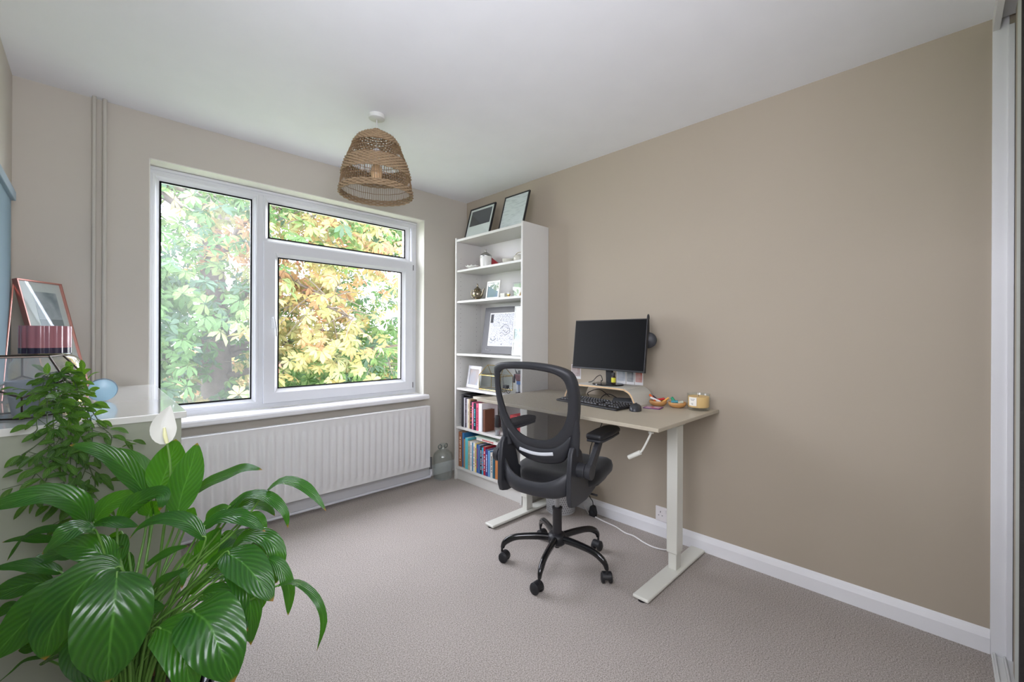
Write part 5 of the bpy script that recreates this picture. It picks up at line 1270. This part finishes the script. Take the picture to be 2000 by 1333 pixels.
# width(zoom px), camera facing 0..1, tint, petiole start (x offset zoom px), then (x, y, t) points base -> tip
LV = [
 (330, .95, 1, -60, [(632, 740, .99), (622, 880, .95), (600, 1080, .93), (572, 1345, .93)], None),
 (235, .8, 0, -80, [(650, 715, 1.05), (520, 745, 1.02), (380, 880, .99), (285, 1040, .98), (242, 1215, .98)], None),
 (215, .75, 0, -110, [(500, 800, 1.06), (340, 850, 1.02), (170, 980, .99), (-60, 1220, .97)], None),
 (300, .9, 2, 60, [(1030, 945, .97), (1120, 1010, .92), (1185, 1150, .90), (1262, 1335, .90)], None),
 (205, .9, 6, 40, [(848, 1038, .96), (940, 1080, .92), (1000, 1220, .89), (1030, 1420, .88)], None),
 (190, .7, 1, 60, [(1215, 632, 1.08), (1310, 690, 1.04), (1390, 780, 1.01), (1472, 898, 1.0)], None),
 (110, .5, 3, 40, [(1110, 715, 1.12), (1190, 670, 1.12), (1275, 655, 1.12), (1350, 690, 1.12)], None),
 (52, .15, 0, 90, [(1475, 822, 1.02), (1590, 796, .99), (1700, 880, .97), (1745, 1010, .96), (1706, 1170, .95)], None),
 (72, .4, 2, 90, [(1415, 655, 1.08), (1500, 700, 1.06), (1556, 830, 1.05), (1552, 975, 1.05)], None),
 (105, .45, 1, 80, [(1240, 630, 1.13), (1330, 545, 1.12), (1440, 560, 1.10), (1500, 660, 1.09), (1478, 810, 1.09)], None),
 (72, .4, 2, 110, [(1420, 322, 1.15), (1520, 248, 1.13), (1630, 275, 1.11), (1705, 340, 1.09), (1757, 412, 1.08)], None),
 (78, .4, 1, 90, [(1250, 425, 1.15), (1330, 330, 1.14), (1440, 335, 1.12), (1530, 410, 1.10), (1552, 502, 1.10)], None),
 (66, .4, 2, 80, [(1225, 400, 1.17), (1290, 350, 1.17), (1370, 310, 1.17), (1412, 300, 1.17)], None),
 (100, .55, 2, 50, [(1035, 325, 1.22), (1120, 262, 1.20), (1235, 215, 1.18), (1320, 180, 1.16), (1415, 189, 1.15)], None),
 (168, 1.0, 5, 20, [(850, 305, 1.20), (880, 230, 1.21), (918, 130, 1.22), (948, 22, 1.22)], None),
 (150, .9, 2, 30, [(955, 432, 1.15), (978, 320, 1.16), (1022, 190, 1.17), (1064, 42, 1.18)], None),
 (120, .5, 0, -40, [(790, 335, 1.20), (720, 230, 1.18), (600, 120, 1.15), (490, 70, 1.13), (375, 55, 1.12)], None),
 (92, .55, 1, -20, [(815, 325, 1.24), (800, 230, 1.24), (735, 140, 1.24), (620, 70, 1.24)], None),
 (135, .55, 4, -50, [(482, 482, 1.14), (420, 375, 1.11), (270, 320, 1.08), (110, 345, 1.05), (-120, 420, 1.02)], None),
 (95, .8, 3, -30, [(505, 475, 1.17), (560, 395, 1.18), (640, 345, 1.19), (748, 300, 1.20)], None),
 (120, .7, 2, -20, [(635, 470, 1.15), (710, 385, 1.15), (830, 325, 1.13), (880, 330, 1.11), (858, 410, 1.10)], None),
 (118, .45, 2, -60, [(520, 520, 1.09), (420, 500, 1.05), (320, 560, 1.02), (225, 645, 1.01)], None),
 (60, .35, 0, -70, [(470, 470, 1.18), (330, 500, 1.16), (150, 540, 1.14), (36, 682, 1.13)], None),
 (64, .3, 0, -70, [(330, 575, 1.17), (230, 565, 1.16), (110, 560, 1.15), (10, 580, 1.14)], None),
 (90, .4, 0, -50, [(480, 492, 1.12), (570, 470, 1.10), (660, 480, 1.09), (748, 498, 1.08)], None),
 (105, .4, 0, 0, [(1108, 568, 1.06), (1020, 480, 1.05), (890, 450, 1.05), (770, 490, 1.06), (695, 562, 1.06)], None),
 (100, .55, 1, 40, [(1085, 505, 1.12), (1180, 450, 1.12), (1300, 445, 1.10), (1430, 522, 1.09)], None),
 (80, .6, 1, 50, [(1105, 472, 1.19), (1150, 425, 1.18), (1205, 405, 1.17), (1228, 450, 1.16)], None),
 (150, .8, 4, -50, [(625, 705, 1.11), (520, 625, 1.09), (400, 600, 1.08), (275, 605, 1.07)], None),
 (92, .4, 0, -90, [(335, 745, 1.10), (230, 715, 1.08), (100, 705, 1.06), (-40, 720, 1.04)], None),
 (130, .6, 0, -100, [(285, 795, 1.12), (180, 800, 1.10), (60, 830, 1.08), (-80, 870, 1.06)], None),
 (62, .6, 5, 10, [(780, 715, 1.08), (850, 665, 1.07), (930, 625, 1.06), (1015, 600, 1.05)], None),
 (70, .6, 1, 0, [(800, 865, 1.08), (860, 795, 1.06), (940, 760, 1.04), (990, 745, 1.02), (978, 832, 1.01)], None),
 (80, .7, 1, -20, [(720, 955, 1.05), (780, 930, 1.05), (840, 935, 1.05), (893, 930, 1.05)], None),
 (110, .85, 4, 40, [(1090, 700, 1.14), (1105, 640, 1.14), (1140, 570, 1.14), (1190, 498, 1.14)], None),
 (130, .4, 0, 70, [(1190, 765, 1.07), (1270, 745, 1.05), (1345, 880, 1.03), (1352, 1135, 1.02)], None),
 (120, .55, 0, 60, [(1075, 872, 1.06), (1160, 850, 1.04), (1260, 940, 1.02), (1335, 1060, 1.01)], None),
 (70, .6, 7, -90, [(200, 1005, 1.10), (165, 1060, 1.09), (95, 1152, 1.08)], None),
 (80, .45, 0, -60, [(465, 1050, 1.06), (370, 1090, 1.05), (300, 1160, 1.04), (262, 1200, 1.04)], None),
 (34, .2, 0, -60, [(245, 1200, 1.06), (140, 1215, 1.05), (60, 1280, 1.04), (-20, 1345, 1.03)], None),
 (165, .75, 0, -50, [(440, 1050, 1.04), (430, 1160, 1.02), (475, 1260, 1.00), (548, 1345, .99)], None),
 (100, .3, 0, -70, [(232, 1080, 1.10), (190, 1120, 1.09), (150, 1150, 1.08), (98, 1162, 1.07)], None),
 (55, .7, 5, 60, [(1340, 430, 1.16), (1385, 440, 1.16), (1415, 480, 1.15), (1432, 522, 1.15)], None),
 (44, .6, 3, 50, [(1190, 548, 1.16), (1235, 535, 1.16), (1275, 560, 1.16)], None),
 (66, .9, 6, -20, [(655, 525, 1.20), (620, 560, 1.20), (600, 600, 1.20), (618, 640, 1.20)], None),
 (66, .6, 4, -100, [(90, 940, 1.12), (50, 930, 1.11), (-40, 985, 1.10)], None),
 (52, .9, 7, 20, [(1005, 640, 1.18), (1020, 680, 1.18), (1030, 750, 1.18)], None),
 (80, .3, 0, -40, [(480, 585, 1.15), (560, 590, 1.14), (620, 610, 1.13), (668, 608, 1.12)], None),
 (70, .5, 3, 80, [(1400, 560, 1.14), (1450, 640, 1.13), (1480, 720, 1.12), (1492, 800, 1.12)], None),
 (110, .9, 5, 10, [(800, 440, 1.18), (815, 400, 1.18), (840, 370, 1.18), (850, 360, 1.18)], None),
 (70, .8, 4, 30, [(1010, 470, 1.19), (1025, 430, 1.19), (1045, 390, 1.19)], None),
 (90, .7, 3, 60, [(1235, 745, 1.12), (1310, 700, 1.12), (1350, 760, 1.11), (1370, 840, 1.11)], None),
 (60, .5, 1, 70, [(1385, 880, 1.09), (1405, 870, 1.09), (1400, 945, 1.09)], None),
 (120, .6, 0, 50, [(1240, 890, 1.10), (1290, 900, 1.08), (1320, 980, 1.06), (1345, 1120, 1.05)], None),
 (110, .4, 1, -60, [(440, 640, 1.14), (330, 640, 1.12), (250, 660, 1.10), (160, 690, 1.08)], None),
 (130, .5, 0, -70, [(250, 1210, 1.08), (330, 1170, 1.06), (400, 1150, 1.05), (470, 1170, 1.04)], None),
]
for w_, face, tint, xo, pts, _ in LV:
    P = [Z(*p) for p in pts]; tm = sum(p[2] for p in pts)/len(pts)
    toc = (EYE-P[len(P)//2]).normalized(); nn_ = (toc*face+UP*(1.05-face)).normalized()
    leaf(fol, [p-plo for p in P], w_/2.759*tm/F_PX, nn_, tint, 16, .16, .035, (.55, .80), 8, ph=rl.uniform(0, 6))
    # petiole from the pot to the blade
    a = rl.uniform(0, 2*PI); r = rl.uniform(.01, .055); d0 = P[0]-P[1]
    base = Vector((plo.x+math.cos(a)*r, plo.y+math.sin(a)*r, RIM-.02))
    dirh = (P[0]-base); mid1 = base.lerp(P[0], .40)+Vector((0, 0, .035+.08*max(0, dirh.z)))-Vector((dirh.x, dirh.y, 0))*.14
    mid2 = base.lerp(P[0], .80)+Vector((0, 0, .025))+(-d0.normalized())*-.012
    pp_ = catmull([base-plo, mid1-plo, mid2-plo, P[0]-plo, P[0].lerp(P[1], .25)-plo], 6); m_ = len(pp_)
    pet.tube(pp_, [.0042-.0026*i/m_ for i in range(m_)], 7)
for i in range(46):   # crowded stalks without a traced blade, ending among the leaves
    a = rl.uniform(0, 2*PI); r = rl.uniform(0, .06); b0 = Vector((math.cos(a)*r, math.sin(a)*r, RIM-.03)); sp_ = rl.uniform(.05, .20)
    a2 = a+rl.uniform(-.5, .5); h_ = rl.uniform(.22, .46)
    if not (i % 2 and (math.cos(a2)*FWD.x+math.sin(a2)*FWD.y) > .25): sp_ *= .35; h_ = rl.uniform(.14, .24)
    e_ = b0+Vector((math.cos(a2)*sp_, math.sin(a2)*sp_, h_))
    pp_ = catmull([b0, b0.lerp(e_, .5)+Vector((-math.cos(a2)*.02, -math.sin(a2)*.02, .03)), e_], 5); pet.tube(pp_, [.0036-.0016*q/len(pp_) for q in range(len(pp_))], 6)
    d_ = Vector((math.cos(a2), math.sin(a2), .3)).normalized(); ln = rl.uniform(.10, .17)
    if i % 2 and (math.cos(a2)*FWD.x+math.sin(a2)*FWD.y) > .25: leaf(fol, [e_, e_+d_*ln*.4+UP*.02, e_+d_*ln*.8, e_+d_*ln-UP*.04], ln*.38, (UP+TOC*.5), rl.choice((0, 1, 2)), 10, .16, .03, (.55, .8), 6)
fo_ = fol.build('foliage', LEAFL, pl, smooth=180); pet.build('leaf_stalks', PET, pl, smooth=180)
# flower
fb = Z(870, 8, 1.17)
SPA = bpy.data.materials.new('white_spathe'); SPA.use_nodes = True
nt = SPA.node_tree; N = nt.nodes; b = N['Principled BSDF']; b.inputs['Base Color'].default_value = rgb((232, 232, 226)); b.inputs['Roughness'].default_value = .5
tl = N.new('ShaderNodeBsdfTranslucent'); tl.inputs[0].default_value = rgb((236, 236, 228)); mx = N.new('ShaderNodeMixShader'); mx.inputs[0].default_value = .3
nt.links.new(b.outputs[0], mx.inputs[1]); nt.links.new(tl.outputs[0], mx.inputs[2]); nt.links.new(mx.outputs[0], N['Material Output'].inputs[0])
sb_, s1, s2, s3 = at(326, 868, 1.17), at(318, 843, 1.165), at(321, 820, 1.165), at(333, 792, 1.165)
fl_ = MB(); leaf(fl_, [p-plo for p in (sb_, s1, s2, s3)], .058, -TOC*-1, 0, 14, .45, .01, (.62, .95), 8)
fl_.build('flower', SPA, pl, smooth=180)
MB().tube([p-plo for p in (at(326, 866, 1.155), at(322, 850, 1.15), at(321, 836, 1.15))], [.0045, .005, .003], 10).build('spadix', mat('pale_yellow_spadix', (226, 226, 176), .6), pl, smooth=60)
pb = Vector((plo.x+.02, plo.y, RIM)); MB().tube(catmull([pb-plo, at(318, 1050, 1.16)-plo, at(333, 935, 1.165)-plo, at(326, 862, 1.17)-plo], 8), [.0042-.0016*i/24 for i in range(25)], 8).build('flower_stalk', PET, pl, smooth=60)

# woven basket round the pot
bk = thing('woven_basket', 'black woven plastic basket holding the brown pot of the peace lily', 'basket', (plo.x-.020, plo.y+.018, 0))
BWV = mat('black_weave', (44, 46, 54), .3, coat=.2)
mb = MB(); nrow, ncol = 20, 44
for j in range(nrow):
    z = .012+j*.0115; R_ = .155+.035*math.sin(PI*min(1, z/.30)*.75)
    for i in range(ncol):
        a = 2*PI*(i+.5*(j % 2))/ncol; da = PI/ncol*1.02; h2 = .0066
        vs = []
        for v in (-1, 0, 1):
            for u in (-1, -.5, 0, .5, 1):
                rr = R_+.0065*(1-u*u)*(1-.3*v*v); vs.append((math.cos(a+u*da)*rr, math.sin(a+u*da)*rr, z+v*h2))
        mb.add(vs, [(r*5+c, r*5+c+1, (r+1)*5+c+1, (r+1)*5+c) for r in range(2) for c in range(4)])
mb.build('woven_wall', BWV, bk, smooth=180)
MB().lathe([(.148, .004), (.152, .004), (.182, .14), (.176, .235), (.168, .240), (.172, .14), (.145, .008)], n=48, close=True).build('liner', BLACKP, bk, smooth=60)
MB().lathe([(.001, 0), (.150, 0), (.150, .006), (.001, .006)], n=40).build('base', BLACKP, bk)
mb = MB(); mb.tube([(math.cos(2*PI*i/64)*.176, math.sin(2*PI*i/64)*.176, .241+.002*math.sin(i*PI/2)) for i in range(64)], .008, 8, closed=True); mb.build('rim', BWV, bk, smooth=180)

# ================================================================== OUTSIDE
GZ = -3.0
lawn = MB().box((-60, 3.6, GZ-.2), (120, 160, GZ)).build('lawn', mat('lawn_green', (112, 124, 84), .9, bump=(30, .6, .05), var=(2, .2))); lawn['kind'] = 'structure'
def foliage_material(name, k, tmix=.45):
    M = bpy.data.materials.new(name); M.use_nodes = True; nt = M.node_tree; N = nt.nodes; L = nt.links; b = N['Principled BSDF']; b.inputs['Roughness'].default_value = .55; b.inputs['Specular IOR Level'].default_value = .25
    at_ = N.new('ShaderNodeAttribute'); at_.attribute_name = 'leaf_colour'
    sc = N.new('ShaderNodeMix'); sc.data_type = 'RGBA'; sc.blend_type = 'MULTIPLY'; sc.inputs[0].default_value = 1; sc.inputs[7].default_value = (k, k, k, 1)
    L.new(at_.outputs['Color'], sc.inputs[6]); L.new(sc.outputs[2], b.inputs['Base Color'])
    tl = N.new('ShaderNodeBsdfTranslucent'); L.new(sc.outputs[2], tl.inputs[0]); mx = N.new('ShaderNodeMixShader'); mx.inputs[0].default_value = tmix
    L.new(b.outputs[0], mx.inputs[1]); L.new(tl.outputs[0], mx.inputs[2]); L.new(mx.outputs[0], N['Material Output'].inputs[0])
    return M
TREEM = foliage_material('autumn_leaf', .34)
def cluster_mesh(name, items, parent, m, origin):
    """items: (position, axis, size, colour, leaflets)"""
    V = []; Fc = []; Cl = []; rr = random.Random(3)
    for pos, ax_, size, colr, nl in items:
        ax_ = ax_.normalized(); e1 = ax_.orthogonal().normalized(); e1 = Matrix.Rotation(rr.uniform(0, 6.28), 3, ax_) @ e1; e2 = ax_.cross(e1)
        for k in range(nl):
            a = (-1.9+3.8*k/(nl-1)) if nl > 1 else 0; d = (e1*math.cos(a)+e2*math.sin(a)-ax_*rr.uniform(.15, .55)).normalized()
            ln = size*(1-.22*abs(a)/1.9)*rr.uniform(.85, 1.1); sd = d.cross(ax_).normalized(); wd = ln*rr.uniform(.17, .21); up_ = sd.cross(d)
            b0 = pos+d*size*.06; o = len(V)
            V += [b0, b0+d*ln*.35+sd*wd*.75+up_*wd*.15, b0+d*ln*.68+sd*wd+up_*wd*.2, b0+d*ln-up_*ln*.12, b0+d*ln*.68-sd*wd+up_*wd*.2, b0+d*ln*.35-sd*wd*.75+up_*wd*.15, b0+d*ln*.5]
            Fc += [(o, o+1, o+6), (o+1, o+2, o+6), (o+2, o+3, o+6), (o+3, o+4, o+6), (o+4, o+5, o+6), (o+5, o, o+6)]
            j = rr.uniform(.85, 1.15); Cl += [(colr[0]*j, colr[1]*j*rr.uniform(.93, 1.07), colr[2]*j, 1)]*7
    me = bpy.data.meshes.new(name); me.from_pydata([tuple(v-origin) for v in V], [], Fc)
    ca_ = me.color_attributes.new('leaf_colour', 'FLOAT_COLOR', 'POINT'); ca_.data.foreach_set('color', [c for q in Cl for c in q])
    me.materials.append(m); ob = bpy.data.objects.new(name, me); COL.objects.link(ob)
    if parent: ob.parent = parent
    ob['kind'] = 'stuff'; return ob
PAL = [tuple(lin(v) for v in c) for c in ((118, 160, 92), (152, 186, 108), (216, 212, 138), (238, 216, 138), (236, 188, 134), (230, 168, 136), (120, 154, 120), (200, 206, 142))]
def leafcol(p, rr, warm):
    n_ = noise.noise(p*.55)+.6*noise.noise(p*1.6+Vector((9, 3, 1)))-.10+warm
    if n_ > .48: pool = (4, 5, 3, 4)
    elif n_ > .12: pool = (3, 2, 2, 4)
    elif n_ > -.12: pool = (2, 7, 1, 3)
    else: pool = (0, 6, 1, 0)
    return PAL[rr.choice(pool)]
rt = random.Random(21)
TX, TY = 1.62, 9.6
tree = thing('horse_chestnut_tree', 'autumn horse chestnut tree filling the window with yellow, orange and green leaves', 'tree', (TX, TY, GZ))
to = Vector(tree.location); BARK = mat('dark_bark', (92, 84, 74), .9, bump=(14, 1, .02), var=(8, .3))
MB().tube(catmull([p-to for p in (Vector((TX, TY, GZ)), Vector((TX+.05, TY, -.5)), Vector((TX-.02, TY-.05, 1.6)), Vector((TX-.10, TY, 3.6)), Vector((TX+.1, TY+.1, 6.5)))], 5), [.30-.008*i for i in range(21)], 14).build('trunk', BARK, tree, smooth=60)
items = []
def near_ok(p): return p.y > 5.9
branches = []
for i in range(22):
    zb = rt.uniform(-.6, 5.2); a = rt.uniform(0, 2*PI) if i > 8 else rt.uniform(-PI*.95, -.05); L1 = rt.uniform(2.6, 5.2)
    s0 = Vector((TX, TY, zb)); d = Vector((math.cos(a), math.sin(a)*.72, rt.uniform(-.05, .35))).normalized()
    m1 = s0+d*L1*.5+Vector((0, 0, rt.uniform(.0, .5))); e_ = s0+d*L1+Vector((rt.uniform(-.4, .4), 0, rt.uniform(-.7, .2)))
    if e_.y < 5.9: e_.y = 5.9+rt.uniform(0, .3)
    P = catmull([s0, m1, e_], 7); branches.append(P)
    mb = MB(); mb.tube([p-to for p in P], [max(.075-.0050*q, .012) for q in range(len(P))], 7)
    for q in range(4, len(P)):
        for _ in range(2):
            dd_ = Vector((rt.uniform(-1, 1), rt.uniform(-1, 1), rt.uniform(-.9, .5))).normalized()*rt.uniform(.35, .9); tip = P[q]+dd_
            if tip.y < 5.8: continue
            mb.tube([p-to for p in catmull([P[q], P[q]+dd_*.5+Vector((0, 0, .06)), tip], 3)], [.014, .012, .010, .009, .008, .006, .005], 5)
    mb.build('branch', BARK, tree, smooth=180)
def scatter(n, bx, dens_f, size, nl=6, warm=0.0, out=items, rr=rt):
    c = 0; tries = 0
    while c < n and tries < n*30:
        tries += 1; p = Vector((rr.uniform(*bx[0]), rr.uniform(*bx[1]), rr.uniform(*bx[2])))
        if rr.random() > dens_f(p): continue
        ax_ = Vector((rr.gauss(0, .45), -.75+rr.gauss(0, .35), .75+rr.gauss(0, .3)))
        out.append((p, ax_, size*rr.uniform(.75, 1.2), leafcol(p, rr, warm-(.25 if p.x/p.y < .2 and p.z < 1.2 else 0)), nl)); c += 1
def dens(p):
    k = p.x/p.y; g = noise.noise(p*.9+Vector((4, 1, 7)))*1.3+.5
    if p.z > 1.55+.33*p.y: return 0
    if k > .46: g -= (k-.46)*3.2
    if k < .13 and p.z > 2.2: g -= .45
    if .135 < k < .205: g -= .30
    return max(0, min(1, g))
scatter(5400, ((.2, 6.2), (6.1, 10.5), (-.9, 5.0)), dens, .175)
scatter(900, ((-3.0, .6), (6.2, 10.5), (-1.5, 5.5)), dens, .22)
scatter(600, ((5.0, 9.5), (7.5, 11.5), (-1.5, 5.5)), dens, .22)
cluster_mesh('foliage', items, tree, TREEM, to)
# smaller tree further away, right
def small_tree(x, y_, r, h_, n, sz, warm, nm, label, cat_, z0=GZ):
    t = thing(nm, label, cat_, (x, y_, z0)); o = Vector(t.location)
    MB().tube([(0, 0, 0), (.05, 0, h_*.4), (0, .05, h_*.75)], [.14, .10, .05], 8).build('trunk', BARK, t, smooth=60)
    it = []; rr = random.Random(int(x*10)+3)
    while len(it) < n:
        u = Vector((rr.uniform(-1, 1), rr.uniform(-1, 1), rr.uniform(-1, 1)))
        if not .25 < u.length < 1: continue
        p = o+Vector((u.x*r, u.y*r, h_*.56+u.z*h_*.46)); it.append((p, Vector((rr.gauss(0, .5), -.6+rr.gauss(0, .4), .6)), sz*rr.uniform(.7, 1.3), leafcol(p, rr, warm), 5))
    cluster_mesh('foliage', it, t, TREEM, o); return t
small_tree(9.6, 15.5, 2.4, 4.7, 2600, .17, .25, 'yellow_tree', 'fine leaved yellow green tree beyond the right part of the window', 'tree')
small_tree(9.6, 21.5, 2.5, 4.3, 1500, .19, .05, 'garden_tree', 'small mixed green and yellow tree seen low between the branches', 'tree')
small_tree(2.55, 15.5, 1.1, 4.1, 900, .17, .95, 'orange_shrub', 'orange shrub glimpsed low left beside the tree trunk', 'shrub')
small_tree(4.9, 20.0, 2.2, 4.2, 1200, .20, -.2, 'green_shrub', 'soft green shrub behind the trunk of the chestnut tree', 'shrub')
